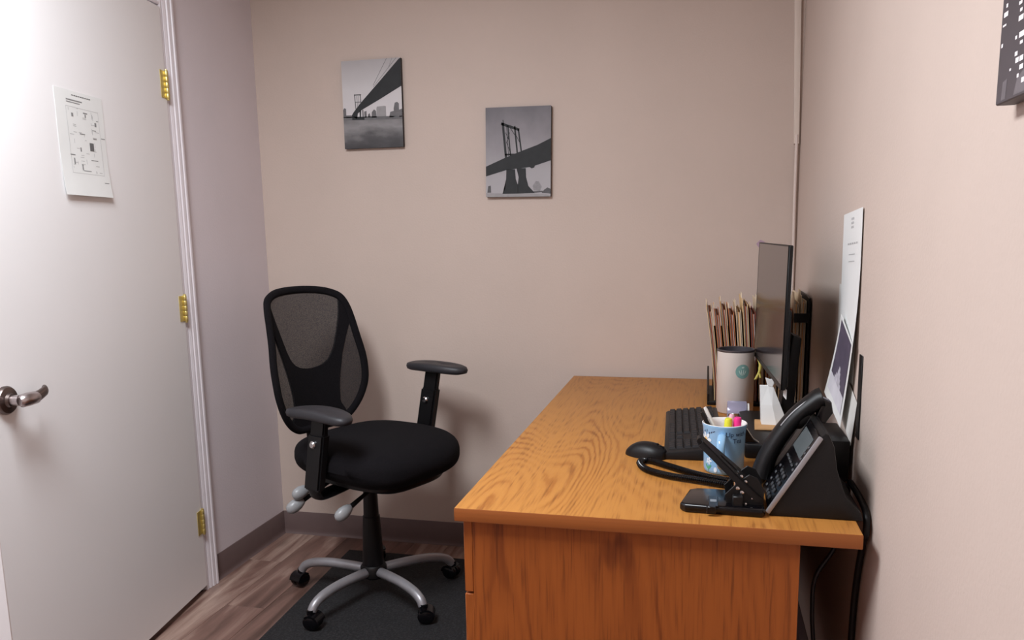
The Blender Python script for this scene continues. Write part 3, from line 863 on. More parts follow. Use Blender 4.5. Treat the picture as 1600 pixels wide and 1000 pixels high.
# seat cushion: rounded waterfall form
def seat_cushion(nm, mat, zt, zb, grow, nx=34, ny=22):
    bm = bmesh.new()
    rows = []
    for i in range(nx + 1):
        t = -cos(pi * (0.008 + 0.984 * i / nx))          # -1 rear .. 1 front
        hw = (0.252 + grow) * (1 - abs(t) ** 3.0) ** (1 / 3.0) * (1 - 0.09 * max(0, -t))
        x = 0.042 + (0.262 + grow) * t
        edge = (1 - abs(t) ** 4.0) ** 0.5
        mid = (zt + zb) / 2 - 0.012 * max(0, t) ** 2
        row = []
        for k in range(2 * ny):
            a = 2 * pi * k / (2 * ny)
            ca, sa = cos(a), sin(a)
            y = hw * (abs(ca) ** 0.6) * (1 if ca >= 0 else -1)
            s_ = (abs(sa) ** 0.6) * (1 if sa >= 0 else -1)
            z = mid + s_ * (zt - zb) / 2 * edge
            q = abs(y) / (0.252 + grow)
            if s_ > 0: z -= 0.010 * (1 - q * q) * (1 - t * t)
            else: z += (0.028 * q ** 3) * edge
            row.append(bm.verts.new((x, y, z)))
        rows.append(row)
    for a, b in zip(rows, rows[1:]):
        for k in range(2 * ny):
            bm.faces.new((a[k], a[(k + 1) % (2 * ny)], b[(k + 1) % (2 * ny)], b[k]))
    bm.faces.new(rows[0][::-1]); bm.faces.new(rows[-1])
    return obj(nm, finish(bm, nm, True, 80), mat, chair)
seat_cushion('seat_cushion', M_fabric, 0.618, 0.460, 0.0)
seat_cushion('seat_shell', M_black, 0.510, 0.444, -0.05)

# backrest: frame, mesh and a forked spine panel on one curved surface
REC = radians(8)
BO = Vector((-0.22, 0, 0.55))
def bwrap(l, v):
    return -0.045 * (1 - 0.55 * max(0, min(1, (v - 0.3) / 0.25))) + 0.062 * (l / 0.2) ** 2 + 0.010 - (0.047 if v > 0.25 else 0.02) * ((v - 0.25) / 0.3) ** 2
def bpt(l, v, off=0.0):
    w = bwrap(l, v) + off
    return Vector((BO.x + w * cos(REC) - v * sin(REC), l, BO.z + v * cos(REC) + w * sin(REC)))
half = [(0.04, 0.075), (0.045, 0.10), (0.06, 0.128), (0.09, 0.158), (0.13, 0.183), (0.18, 0.201), (0.23, 0.207), (0.29, 0.206), (0.36, 0.196), (0.43, 0.188), (0.48, 0.180), (0.515, 0.166), (0.535, 0.140), (0.549, 0.10), (0.556, 0.05)]
loop = [(0, 0.038)] + [(w, v) for v, w in half] + [(0, 0.558)] + [(-w, v) for v, w in half[::-1]]
lp = smooth_path([bpt(l, v) for l, v in loop] + [bpt(*loop[0])], 4)
bm = bmesh.new()
# closed tube, flattened
n = 10
rings = []
m_ = len(lp) - 1
cen = bpt(0, 0.3)
for i in range(m_):
    p = lp[i]; t = (lp[(i + 1) % m_] - lp[(i - 1) % m_]).normalized()
    inw = (cen - p); inw -= t * inw.dot(t); inw.normalize()
    nn = t.cross(inw)
    rings.append([bm.verts.new(p + inw * (0.0145 * cos(2 * pi * k / n) + 0.006) + nn * 0.0115 * sin(2 * pi * k / n)) for k in range(n)])
for i in range(m_):
    a = rings[i]; b = rings[(i + 1) % m_]
    for k in range(n):
        bm.faces.new((a[k], a[(k + 1) % n], b[(k + 1) % n], b[k]))
obj('back_frame', finish(bm, 'back_frame', True, 60), M_fabric, chair)
# mesh panel
def hw_at(v): return interp(half, v)
bm = bmesh.new()
vs_ = [0.045 + 0.5 * j / 22 for j in range(23)]
g = [[bm.verts.new(bpt(hw_at(v) * (2 * i / 16 - 1) * 0.985, v)) for i in range(17)] for v in vs_]
for j in range(22):
    for i in range(16): bm.faces.new((g[j][i], g[j][i + 1], g[j + 1][i + 1], g[j + 1][i]))
obj('back_mesh', finish(bm, 'back_mesh', True, 80), M_mesh, chair)
# spine panel with forked arms
inn = [(0.0, 0.0), (0.262, 0.0), (0.2625, 0.018), (0.265, 0.036), (0.270, 0.054), (0.280, 0.073), (0.297, 0.090), (0.33, 0.107), (0.38, 0.124), (0.44, 0.142), (0.50, 0.154), (0.535, 0.158)]
out_ = [(0.04, 0.075), (0.06, 0.128), (0.09, 0.118), (0.12, 0.102), (0.17, 0.104), (0.22, 0.112), (0.30, 0.132), (0.36, 0.152), (0.41, 0.172), (0.45, 0.184), (0.50, 0.168)]
bm = bmesh.new()
for sgn in (-1, 1):
    prevrow = None
    for v in sorted(set([0.045 + 0.47 * j / 40 for j in range(41)] + [0.2621, 0.2625, 0.2635, 0.265, 0.2675, 0.270, 0.275])):
        a = interp(inn, v); b = min(interp(out_, v), hw_at(v))
        a = min(a, b - 0.001)
        row = []
        for off in (0.005, -0.006):
            row.append([bm.verts.new(bpt(sgn * (a + (b - a) * i / 5), v, off)) for i in range(6)])
        if prevrow:
            for q in range(2):
                for i in range(5): bm.faces.new((prevrow[q][i], prevrow[q][i + 1], row[q][i + 1], row[q][i]))
            bm.faces.new((prevrow[0][0], row[0][0], row[1][0], prevrow[1][0]))
            bm.faces.new((prevrow[0][5], row[0][5], row[1][5], prevrow[1][5]))
        prevrow = row
obj('back_spine', finish(bm, 'back_spine', True, 50), M_fabric, chair)
# J-bar carrying the backrest
jb = smooth_path([(-0.10, 0, 0.448), (-0.20, 0, 0.448), (-0.265, 0, 0.470), (-0.290, 0, 0.53), (-0.298, 0, 0.62), (-0.305, 0, 0.72)], 5)
tube('back_bar', jb, 0.022, M_black, chair, 12, (1.5, 0.5))
# lumbar shell behind
bm = bmesh.new()
g = [[bm.verts.new(bpt((i / 8 - 0.5) * 0.17 * (1 - 0.25 * (2 * j / 8 - 1) ** 2), 0.07 + 0.17 * j / 8, -0.016 - 0.012 * (1 - (2 * i / 8 - 1) ** 2))) for i in range(9)] for j in range(9)]
for j in range(8):
    for i in range(8): bm.faces.new((g[j][i], g[j][i + 1], g[j + 1][i + 1], g[j + 1][i]))
o = obj('lumbar_shell', finish(bm, 'lumbar_shell', True, 80), M_black, chair)
# armrests
def armrest(side, fx, lat, ztop, bx, blat):
    ar = empty('armrest', (fx, lat, ztop), 0, chair)
    # pad: rounded kidney outline, domed top
    out = []
    nn_ = 28
    for k in range(nn_):
        a = 2 * pi * k / nn_
        x = 0.142 * (abs(cos(a)) ** 0.75) * (1 if cos(a) >= 0 else -1)
        y = 0.047 * (abs(sin(a)) ** 0.75) * (1 if sin(a) >= 0 else -1)
        y += side * 0.012 * (x / 0.135) ** 2
        out.append((x, y))
    bm = bmesh.new()
    lay = []
    for s, z in ((0.86, -0.030), (0.97, -0.026), (1.0, -0.016), (0.97, -0.006), (0.88, -0.0015), (0.6, 0.0), (0.25, 0.0005)):
        lay.append([bm.verts.new((x * (s if s > 0.8 else s * 1.05), y * s, z - 0.006 * (x / 0.135) ** 2)) for x, y in out])
    for A, B in zip(lay, lay[1:]):
        for k in range(nn_): bm.faces.new((A[k], A[(k + 1) % nn_], B[(k + 1) % nn_], B[k]))
    bm.faces.new(lay[0][::-1]); bm.faces.new(lay[-1])
    obj('arm_pad', finish(bm, 'arm_pad', True, 60), M_pad, ar)
    # post: upper sliding blade and lower sleeve with a bracket under the seat
    top = Vector((-0.005, 0, -0.028))
    low = Vector((bx - fx, blat - lat, 0.475 - ztop))
    ex = Vector((1, 0, 0))
    def beam(nm, p, q, wx, wy, mat, bev=0.005):
        bm = bmesh.new()
        A = []
        for P in (p, q):
            A.append([bm.verts.new(P + Vector((sx * wx / 2, sy * wy / 2, 0))) for sx, sy in ((1, 1), (-1, 1), (-1, -1), (1, -1))])
        bm.faces.new(A[0]); bm.faces.new(A[1][::-1])
        for k in range(4): bm.faces.new((A[0][k], A[0][(k + 1) % 4], A[1][(k + 1) % 4], A[1][k]))
        bmesh.ops.recalc_face_normals(bm, faces=bm.faces[:])
        bmesh.ops.bevel(bm, geom=bm.edges[:], offset=bev, segments=2, affect='EDGES')
        return obj(nm, finish(bm, nm, True), mat, ar)
    mid = top + (low - top) * 0.55
    beam('arm_blade', top, mid, 0.066, 0.022, M_black)
    sl = beam('arm_sleeve', top + (low - top) * 0.22, low, 0.074, 0.032, M_black, 0.006)
    # button with bright cap
    bp_ = top + (low - top) * 0.36 + Vector((-0.004, -0.0165, 0))
    mm = Matrix.Translation(bp_) @ Matrix.Rotation(pi / 2, 4, 'X')
    lathe('arm_button', [(0, -0.002), (0.0125, -0.002), (0.0125, 0.004), (0.009, 0.008), (0, 0.009)], M_chrome, ar, 16, mm)
    br = smooth_path([low + Vector((0, 0, 0.012)), low + Vector((0, -side * 0.004, -0.012)), low + Vector((-0.002, -side * 0.03, -0.026)), Vector((0.0 - fx + 0.01, side * 0.06 - lat, 0.452 - ztop))], 5)
    tube('arm_bracket', br, 0.02, M_black, ar, 12, (0.6, 1.5))
    return ar
armrest(-1, 0.098, -0.272, 0.750, 0.040, -0.270)
armrest(1, 0.058, 0.288, 0.816, 0.0, 0.270)
# paddle levers under the near side of the seat
for (lx, ly, ex_, ey_, ez_) in ((-0.08, -0.07, -0.112, -0.215, 0.388), (-0.10, -0.06, -0.105, -0.195, 0.428), (0.10, -0.05, 0.085, -0.175, 0.392)):
    k = empty('lever', (0, 0, 0), 0, chair)
    a = Vector((lx, ly, 0.452)); b = Vector((ex_, ey_, ez_))
    d = (b - a).normalized()
    tube('lever_stem', [a, a + (b - a) * 0.5, b - d * 0.012], [0.007, 0.007, 0.009], M_black, k, 8)
    pts = [b - d * 0.015 + d * 0.068 * t for t in (0, 0.1, 0.3, 0.55, 0.8, 0.93, 1.0)]
    tube('lever_paddle', pts, [0.008, 0.014, 0.020, 0.023, 0.020, 0.014, 0.004], M_greyknob, k, 14, (0.85, 1.0))

# ------------------------------------------------------------------ things on the desk
T = DZ + 0.0002
# keyboard
kb = empty('keyboard', (1.75, -0.895, T), radians(2.0))
tag(kb, 'black computer keyboard lying on the oak desk', 'keyboard')
M_kb = pmat('black keyboard body', srgb(20, 18, 19), 0.5, spec=0.35)
M_key = pmat('black keycaps', srgb(30, 27, 29), 0.55, spec=0.35)
bm = bmesh.new()
prof = [(-0.072, 0.0), (0.072, 0.0), (0.072, 0.030), (0.066, 0.0325), (-0.066, 0.018), (-0.072, 0.014)]
bm_prism(bm, prof, -0.228, 0.228, 0.003, 2, 'y')
obj('keyboard_body', finish(bm, 'keyboard_body', True), M_kb, kb)
tilt = math.atan2(0.0145, 0.132)
key_meshes = {}
def key(xc, yc, wy, wx=1.0):
    k = (round(wy, 2), round(wx, 2))
    if k not in key_meshes:
        bm = bmesh.new()
        a, b = 0.0185 * wx / 2 + (wx - 1) * 0.0003, 0.0188 * wy / 2
        a -= 0.0008; b -= 0.0008
        A = [bm.verts.new(p) for p in ((-a, -b, 0), (a, -b, 0), (a, b, 0), (-a, b, 0))]
        B = [bm.verts.new((x * (1 - 0.0022 / a), y * (1 - 0.0026 / b), 0.0062)) for x, y in ((-a, -b), (a, -b), (a, b), (-a, b))]
        bm.faces.new(B)
        for i in range(4): bm.faces.new((A[i], A[(i + 1) % 4], B[(i + 1) % 4], B[i]))
        key_meshes[k] = finish(bm, 'key')
    o = obj('key', key_meshes[k], M_key, kb)
    o.location = (xc, yc, 0.0178 + (xc + 0.066) * tan_t)
    o.rotation_euler = (0, -tilt, 0)
tan_t = math.tan(tilt)
U = 0.0188
rows_x = [-0.053, -0.0345, -0.016, 0.0025, 0.021, 0.0505]
main = [[1.25, 1.25, 1.25, 6.25, 1.25, 1.25, 1.25, 1.25], [2.25] + [1] * 10 + [2.75], [1.75] + [1] * 11 + [2.25], [1.5] + [1] * 12 + [1.5], [1] * 13 + [2], [1, 0, 1, 1, 1, 1, -.5, 1, 1, 1, 1, -.5, 1, 1, 1, 1]]
Y0 = 0.222
for x, row in zip(rows_x, main):
    y = Y0
    for wv in row:
        if wv <= 0:
            y -= (1 if wv == 0 else 0.5) * U
            continue
        key(x, y - wv * U / 2, wv); y -= wv * U
yn = Y0 - 15.35 * U
for r_, cols in ((0, (0, 1, 2)), (1, (1,)), (3, (0, 1, 2)), (4, (0, 1, 2)), (5, (0, 1, 2))):
    for c in cols: key(rows_x[r_], yn - (c + 0.5) * U, 1)
yp = Y0 - 18.7 * U
for r_ in range(5):
    for c in range(4): key(rows_x[r_], yp - (c + 0.5) * U, 1)

# mouse
ms = empty('computer_mouse', (1.642, -1.100, T), radians(-28))
tag(ms, 'black rounded computer mouse beside the coiled phone cord', 'mouse')
def dome(nm, L_, W_, H_, mat, parent, z0=0.0, nx=20, nyy=14, pw_=2.4, bias=0.12):
    bm = bmesh.new()
    rows = []
    for i in range(nx + 1):
        x = -cos(pi * i / nx)
        hw = W_ / 2 * max(0.0, 1 - abs(x) ** pw_) ** (1 / pw_)
        hh = H_ * max(0.0, 1 - abs(x - bias if x > bias else (x - bias) * 1.0) ** 2.2 / (1 + bias) ** 2.2) ** 0.6
        row = []
        for k in range(nyy + 1):
            a = pi * k / nyy
            row.append(bm.verts.new((x * L_ / 2, -hw * cos(a), z0 + (0.22 * hh if k in (0, nyy) else 0) * 0 + hh * sin(a) ** 0.7)))
        rows.append(row)
    for a, b in zip(rows, rows[1:]):
        for k in range(nyy): bm.faces.new((a[k], a[k + 1], b[k + 1], b[k]))
    for r_a, r_b in zip(rows, rows[1:]):
        bm.faces.new((r_a[0], r_b[0], r_b[-1], r_a[-1]))
    bmesh.ops.remove_doubles(bm, verts=bm.verts[:], dist=1e-5)
    return obj(nm, finish(bm, nm, True, 60), mat, parent)
dome('mouse_shell', 0.108, 0.064, 0.036, M_black, ms)
box('scroll_wheel', 0.018, 0.034, -0.003, 0.003, 0.029, 0.0365, M_blackgloss, ms, 0.002, 2)
prism('button_seam', [(0.006, -0.0006), (0.05, -0.0006), (0.05, 0.0006), (0.006, 0.0006)], 0.012, 0.0315, M_blackgloss, ms)

# desk phone facing the chair side
ph = empty('desk_phone', (1.9785, -1.385, T))
tag(ph, 'black office desk phone with handset, keypad and silver edge at the desk corner', 'telephone')
PY0, PY1 = -0.095, 0.105
sidep = [(-0.078, 0.0), (-0.080, 0.010), (0.010, 0.160), (0.015, 0.165), (0.022, 0.163), (0.032, 0.140), (0.039, 0.095), (0.056, 0.045), (0.084, 0.016), (0.088, 0.0)]
prism('phone_body', sidep, PY0 + 0.004, PY1, M_black, ph, 0.003, 2, 'y')
fdir = Vector((0.09, 0, 0.150)).normalized()
fnor = Vector((-fdir.z, 0, fdir.x))
FO = Vector((-0.080, 0, 0.010))
FM = Matrix(((0, fdir.x, fnor.x, FO.x), (1, 0, 0, 0), (0, fdir.z, fnor.z, FO.z), (0, 0, 0, 1)))   # local (y across, s up the face, out)
# silver rim along the near edge of the face
box('silver_edge', PY0 - 0.001, PY0 + 0.006, -0.004, 0.172, -0.004, 0.005, M_silver, ph, 0.002, 2, FM)
box('face_plate', PY0 + 0.006, 0.048, 0.002, 0.172, 0.0, 0.004, M_blackgloss, ph, 0.0015, 1, FM)
scr = box('display', -0.072, 0.035, 0.112, 0.158, 0.004, 0.0052, pmat('phone display glass', srgb(96, 102, 104), 0.08), ph, 0.0008, 1, FM)
kpm = {}
for r_ in range(4):
    for c in range(3):
        b_ = box('phone_key', -0.006, 0.006, -0.0042, 0.0042, 0, 0.0035, pmat('phone key', srgb(62, 64, 68), 0.35) if not kpm else kpm['m'], ph, 0.0014, 2)
        kpm['m'] = b_.data.materials[0]
        b_.matrix_local = FM @ Matrix.Translation((-0.058 + c * 0.021, 0.016 + r_ * 0.0165, 0.004))
for r_ in range(5):
    b_ = box('phone_key', -0.005, 0.005, -0.003, 0.003, 0, 0.003, kpm['m'], ph, 0.001, 1)
    b_.matrix_local = FM @ Matrix.Translation((-0.082, 0.09 + r_ * 0.013, 0.004))
for r_ in range(4):
    b_ = box('phone_key', -0.005, 0.005, -0.003, 0.003, 0, 0.003, kpm['m'], ph, 0.001, 1)
    b_.matrix_local = FM @ Matrix.Translation((0.018, 0.018 + r_ * 0.016, 0.004))
for c in range(4):
    b_ = box('phone_key', -0.008, 0.008, -0.0025, 0.0025, 0, 0.003, kpm['m'], ph, 0.001, 1)
    b_.matrix_local = FM @ Matrix.Translation((-0.055 + c * 0.024, 0.092, 0.004))
# handset in its cradle on the far side
hs = empty('handset', (0, 0, 0), 0, ph)
hp = smooth_path([(-0.083, 0.075, 0.030), (-0.072, 0.075, 0.070), (-0.050, 0.075, 0.115), (-0.018, 0.075, 0.160), (0.018, 0.075, 0.193), (0.030, 0.075, 0.199)], 5)
nh = len(hp)
hr = []
for i in range(nh):
    t = i / (nh - 1)
    hr.append(0.017 + 0.004 * (abs(2 * t - 1) ** 2))
tube('handset_bar', hp, hr, M_black, hs, 14, (1.5, 1.05))
for s_, rr_ in ((0.008, 0.024), (0.150, 0.024)):
    mm = FM @ Matrix.Translation((0.075, s_ + 0.012, 0.004))
    lathe('handset_cup', [(0, 0.0), (rr_ * 0.9, 0.0), (rr_, 0.004), (rr_ * 0.95, 0.018), (rr_ * 0.7, 0.026), (0, 0.028)], M_black, hs, 22, mm)
tube('handset_trim', [p + Vector((-0.011, -0.016, 0.008)) for p in hp[12:-3]], 0.0016, M_silver, hs, 6)
prism('handset_end', [(0.012, 0.150), (0.030, 0.200), (0.046, 0.193), (0.050, 0.172), (0.036, 0.150)], 0.052, 0.098, M_blackgloss, hs, 0.005, 2, 'y')
prism('phone_foot', [(0.03, 0.0), (0.084, 0.0), (0.084, 0.012), (0.05, 0.05)], PY0 + 0.03, PY1 - 0.03, M_black, ph, 0.002, 1, 'y')

# coiled handset cord
def helix(path, R_, pitch, step=8):
    P = smooth_path(path, 12)
    d = [0.0]
    for a, b in zip(P, P[1:]): d.append(d[-1] + (b - a).length)
    tot = d[-1]
    nt = int(tot / pitch)
    out = []
    j = 0
    for k in range(nt * step + 1):
        s = tot * k / (nt * step)
        while j < len(d) - 2 and d[j + 1] < s: j += 1
        f = (s - d[j]) / max(1e-9, d[j + 1] - d[j])
        p = P[j].lerp(P[j + 1], f)
        t = (P[j + 1] - P[j]).normalized()
        nx = t.cross(Vector((0, 0, 1))).normalized(); ny = nx.cross(t)
        a = 2 * pi * k / step
        out.append(p + nx * R_ * cos(a) + ny * R_ * sin(a))
    return out
zc = T + 0.0085
cpath = [(1.700, -1.178, zc), (1.760, -1.247, zc), (1.815, -1.2805, zc), (1.8420, -1.2805, zc), (1.866, -1.272, zc)]
cpath = [(1.866, -1.300, zc), (1.815, -1.288, zc), (1.760, -1.257, zc), (1.700, -1.206, zc), (1.660, -1.170, zc), (1.640, -1.172, zc), (1.634, -1.196, zc), (1.652, -1.240, zc), (1.70, -1.278, zc), (1.760, -1.300, zc), (1.83, -1.325, zc), (1.876, -1.335, zc)]
crd = tube('coiled_cord', helix(cpath, 0.0060, 0.0046), 0.0021, M_blackgloss, None, 5)
tag(crd, 'black coiled telephone cord looped on the desk beside the mouse', 'cord')

# two-hole punch
hp_ = empty('hole_punch', (1.8115, -1.435, T))
tag(hp_, 'black metal hole punch with raised lever at the desk front edge', 'hole punch')
tray = []
for x, y in ((-0.078, -0.04), (-0.068, -0.052), (0.075, -0.057), (0.080, -0.05), (0.080, 0.05), (0.07, 0.058), (-0.045, 0.056), (-0.062, 0.045)):
    tray.append((x, y))
prism('punch_tray', tray, 0.0, 0.017, M_blackgloss, hp_, 0.005, 3)
# upright bracket with cheeks
for y in (-0.030, 0.030):
    prism('bracket_cheek', [(0.010, 0.015), (0.078, 0.015), (0.079, 0.045), (0.066, 0.070), (0.050, 0.076), (0.030, 0.060), (0.006, 0.034)], y - 0.0015, y + 0.0015, M_black, hp_, 0.0008, 1, 'y')
box('punch_block', 0.020, 0.040, -0.046, 0.046, 0.015, 0.036, M_black, hp_, 0.002, 1)
# lever: slotted bent plate rising to the left
ld = Vector((-0.104, 0, 0.096)).normalized()
lo = Vector((0.074, 0, 0.030))
lnrm = Vector((ld.z, 0, -ld.x))
LM = Matrix(((ld.x, 0, lnrm.x, lo.x), (0, 1, 0, 0), (ld.z, 0, lnrm.z, lo.z), (0, 0, 0, 1)))
bm = bmesh.new()
outp = [(0.0, -0.036), (0.06, -0.038), (0.12, -0.026), (0.152, -0.020), (0.158, -0.012), (0.158, 0.012), (0.152, 0.020), (0.12, 0.026), (0.06, 0.038), (0.0, 0.036)]
slot = rrect(0.05, 0.016, 0.007, 4, 0.082, -0.002)
# plate built as two mirrored halves round the slot
upper = [(0.0, 0.036), (0.06, 0.038), (0.12, 0.026), (0.152, 0.020), (0.158, 0.012), (0.158, -0.002), (0.107, -0.002)] + [(x, y) for x, y in sorted([q for q in slot if q[1] > -0.0015], key=lambda q: -q[0])] + [(0.057, -0.002), (0.0, -0.002)]
lower = [(0.0, -0.036), (0.06, -0.038), (0.12, -0.026), (0.152, -0.020), (0.158, -0.012), (0.158, -0.002), (0.107, -0.002)] + [(x, y) for x, y in sorted([q for q in slot if q[1] < -0.0025], key=lambda q: -q[0])] + [(0.057, -0.002), (0.0, -0.002)]
bm_prism(bm, upper, 0.0, 0.0022)
bm_prism(bm, lower, 0.0, 0.0022)
bm_prism(bm, [(0.0, -0.036), (0.06, -0.038), (0.12, -0.026), (0.152, -0.020), (0.152, -0.018), (0.12, -0.0235), (0.06, -0.0355), (0.0, -0.0335)], -0.011, 0.0022)
bm_prism(bm, [(0.0, 0.036), (0.06, 0.038), (0.12, 0.026), (0.152, 0.020), (0.152, 0.018), (0.12, 0.0235), (0.06, 0.0355), (0.0, 0.0335)], -0.011, 0.0022)
bm_tube(bm, [(0.156, -0.014, -0.003), (0.156, 0.014, -0.003)], 0.006, 10)
obj('punch_lever', finish(bm, 'punch_lever', True), M_black, hp_, LM)
for (x, y, z, r_) in ((0.036, -0.0335, 0.072, 0.0034), (0.044, -0.0335, 0.062, 0.0034), (0.030, -0.0335, 0.048, 0.0042), (0.038, -0.0335, 0.040, 0.0042), (0.058, -0.0335, 0.029, 0.003), (0.045, -0.0335, 0.0115 + 0.006, 0.003)):
    mm = Matrix.Translation((x, y + 0.002, z)) @ Matrix.Rotation(pi / 2, 4, 'X')
    lathe('rivet', [(0, 0), (r_, 0), (r_ * 0.9, 0.0012), (r_ * 0.5, 0.002), (0, 0.0022)], M_chrome, hp_, 12, mm)
tube('punch_pin', [(0.026, -0.024, 0.03), (0.026, -0.024, 0.075)], 0.0035, M_chrome, hp_, 10)
gd = empty('paper_guide', (0, 0, 0), 0, hp_)
bm = bmesh.new()
bm_box(bm, -0.024, -0.006, -0.060, 0.0, 0.0172, 0.0195, 0.0008, 1)
bm_box(bm, -0.028, -0.010, -0.066, -0.0585, 0.004, 0.0195, 0.0015, 1)
obj('guide_slide', finish(bm, 'guide_slide', True), M_blackgloss, gd)
box('guide_window', -0.021, -0.009, -0.036, -0.022, 0.0195, 0.0202, pmat('grey guide window', srgb(128, 134, 140), 0.3), gd, 0.0004, 1)

# blue mug of pens
mug = empty('blue_mug', (1.822, -1.190, T))
tag(mug, 'light blue flowered mug holding pens and highlighters', 'mug')
M_mug = pmat('light blue glaze', srgb(142, 186, 222), 0.12, var=0.05, vscale=14, coat=0.4)
M_mugin = pmat('white glaze', srgb(236, 234, 230), 0.15)
MH, MR = 0.112, 0.0455
lathe('mug_wall', [(0, 0.0), (0.040, 0.0), (0.0432, 0.003), (0.0445, 0.01), (0.0452, 0.05), (0.0462, 0.09), (0.0485, 0.106), (0.0495, MH - 0.002), (0.049, MH)], M_mug, mug, 44, None, 60)
lathe('mug_lining', [(0.049, MH), (0.0475, MH + 0.0008), (0.046, MH - 0.001), (0.0445, 0.10), (0.0415, 0.05), (0.041, 0.008), (0, 0.006)], M_mugin, mug, 44, None, 60)
ha = radians(-97)
hd_, hn_ = Vector((cos(ha), sin(ha), 0)), Vector((-sin(ha), cos(ha), 0))
hpt = smooth_path([hd_ * 0.043 + Vector((0, 0, 0.090)), hd_ * 0.058 + Vector((0, 0, 0.092)), hd_ * 0.074 + Vector((0, 0, 0.080)), hd_ * 0.078 + Vector((0, 0, 0.058)), hd_ * 0.070 + Vector((0, 0, 0.036)), hd_ * 0.055 + Vector((0, 0, 0.023)), hd_ * 0.043 + Vector((0, 0, 0.021))], 5)
tube('mug_handle', hpt, 0.0075, M_mug, mug, 12, (1.25, 0.75))
def on_mug(x, z, lift=0.0006, a0=0.0):
    r = interp([(0, 0.0445), (0.01, 0.0445), (0.05, 0.0452), (0.09, 0.0462), (0.106, 0.0485), (0.112, 0.0495)], z) + lift
    a = a0 + x / 0.0455
    return Vector((r * cos(a), r * sin(a), z))
def mug_poly(nm, polys, mat, a0):
    bm = bmesh.new()
    for P in polys:
        f = bm.faces.new([bm.verts.new(on_mug(x, z, 0.0006, a0)) for x, z in P])
    bmesh.ops.triangulate(bm, faces=bm.faces[:])
    return obj(nm, finish(bm, nm), mat, mug)
def ell(cx, cz, a, b, rot=0, n=12):
    return [(cx + a * cos(t) * cos(rot) - b * sin(t) * sin(rot), cz + a * cos(t) * sin(rot) + b * sin(t) * cos(rot)) for t in [2 * pi * k / n for k in range(n)]]
AL = radians(-150)       # left, seen from the viewer
M_fl = pmat('orange flower glaze', srgb(232, 190, 120), 0.2)
M_navy = pmat('navy glaze lettering', srgb(34, 44, 84), 0.25)
M_leaf = pmat('green leaf glaze', srgb(92, 168, 128), 0.2)
M_pet = pmat('white petal glaze', srgb(226, 236, 244), 0.2)
pet = [ell(0.011 * cos(t), 0.078 + 0.011 * sin(t), 0.0065, 0.0038, t) for t in [2 * pi * k / 7 for k in range(7)]]
mug_poly('flower_petals', pet, M_pet, AL)
mug_poly('flower_heart', [ell(0, 0.078, 0.0058, 0.0058)], M_fl, AL)
mug_poly('navy_dabs', [ell(-0.006 + 0.006 * k, 0.094 + 0.0025 * ((k * 7) % 3), 0.0008, 0.0034, 0.5 - 0.3 * k, 8) for k in range(6)] + [ell(0.004 + 0.006 * k, 0.034 - 0.002 * (k % 2), 0.0008, 0.003, 0.6 * k, 8) for k in range(3)], M_navy, AL)
mug_poly('leaf_motif', [ell(0.004, 0.016, 0.0068, 0.0024, 2.2), ell(0.013, 0.016, 0.0068, 0.0024, 0.9), ell(0.0085, 0.012, 0.001, 0.008, 0)], M_leaf, AL)
mug_poly('petal_motif', [ell(0.010 + 0.005 * cos(t), 0.030 + 0.005 * sin(t), 0.004, 0.0025, t) for t in (0, 1.25, 2.5, 3.8, 5.0)] + [ell(0.028, 0.012, 0.004, 0.006)], M_pet, AL)
for s, dx, dz in (('Up with', 0.0, 0.094), ('Tea', 0.003, 0.079)):
    me = text_mesh(s, 0.0150)
    for v in me.vertices:
        v.co = on_mug(v.co.x + dx, v.co.y + dz, 0.0007, radians(-58))
    me.materials.clear(); me.materials.append(M_navy)
    obj('lettering', me, None, mug)
def pen(name, label, cat, base, top, r_, mats, group=None, cap_from=0.6):
    e = empty(name, base)
    tag(e, label, cat, group)
    d = Vector(top) - Vector(base)
    a, b = d * 0.0, d
    q = d * cap_from
    tube('barrel', [a, d * 0.04, q], [r_ * 0.6, r_, r_], mats[0], e, 12)
    tube('cap', [q, d * 0.96, d], [r_ * 1.08, r_ * 1.02, r_ * 0.8], mats[1], e, 12)
    return e
mb = Vector((1.822, -1.190, T + 0.0095))
M_yel = pmat('yellow highlighter', srgb(226, 222, 60), 0.35)
M_pink = pmat('pink highlighter', srgb(238, 50, 140), 0.35)
M_wpl = pmat('white pen plastic', srgb(230, 226, 222), 0.35)
M_tip = pmat('pale pink cap', srgb(246, 190, 205), 0.35)
pen('black_pen', 'black pen leaning over the left rim of the blue mug', 'pen', mb + Vector((0.015, -0.006, 0)), mb + Vector((-0.0505, 0.000, 0.124)), 0.0046, (M_black, M_black), 'pens in the blue mug')
pen('white_pen', 'white pen leaning left in the blue mug', 'pen', mb + Vector((0.02, 0.006, 0.001)), mb + Vector((-0.044, 0.012, 0.133)), 0.0042, (M_wpl, M_wpl), 'pens in the blue mug')
pen('yellow_highlighter', 'yellow highlighter standing in the blue mug', 'highlighter', mb + Vector((0.002, -0.012, 0)), mb + Vector((0.008, -0.018, 0.116)), 0.0085, (M_wpl, M_yel), 'pens in the blue mug', 0.45)
pen('pink_highlighter', 'pink highlighter with a pale cap end in the blue mug', 'highlighter', mb + Vector((0.018, -0.010, 0)), mb + Vector((0.028, -0.014, 0.118)), 0.0085, (M_pink, M_pink), 'pens in the blue mug', 0.5)
pen('striped_pen', 'pale pink pen end behind the highlighters in the blue mug', 'pen', mb + Vector((0.004, 0.012, 0)), mb + Vector((0.016, 0.014, 0.118)), 0.006, (M_wpl, M_tip), 'pens in the blue mug', 0.6)

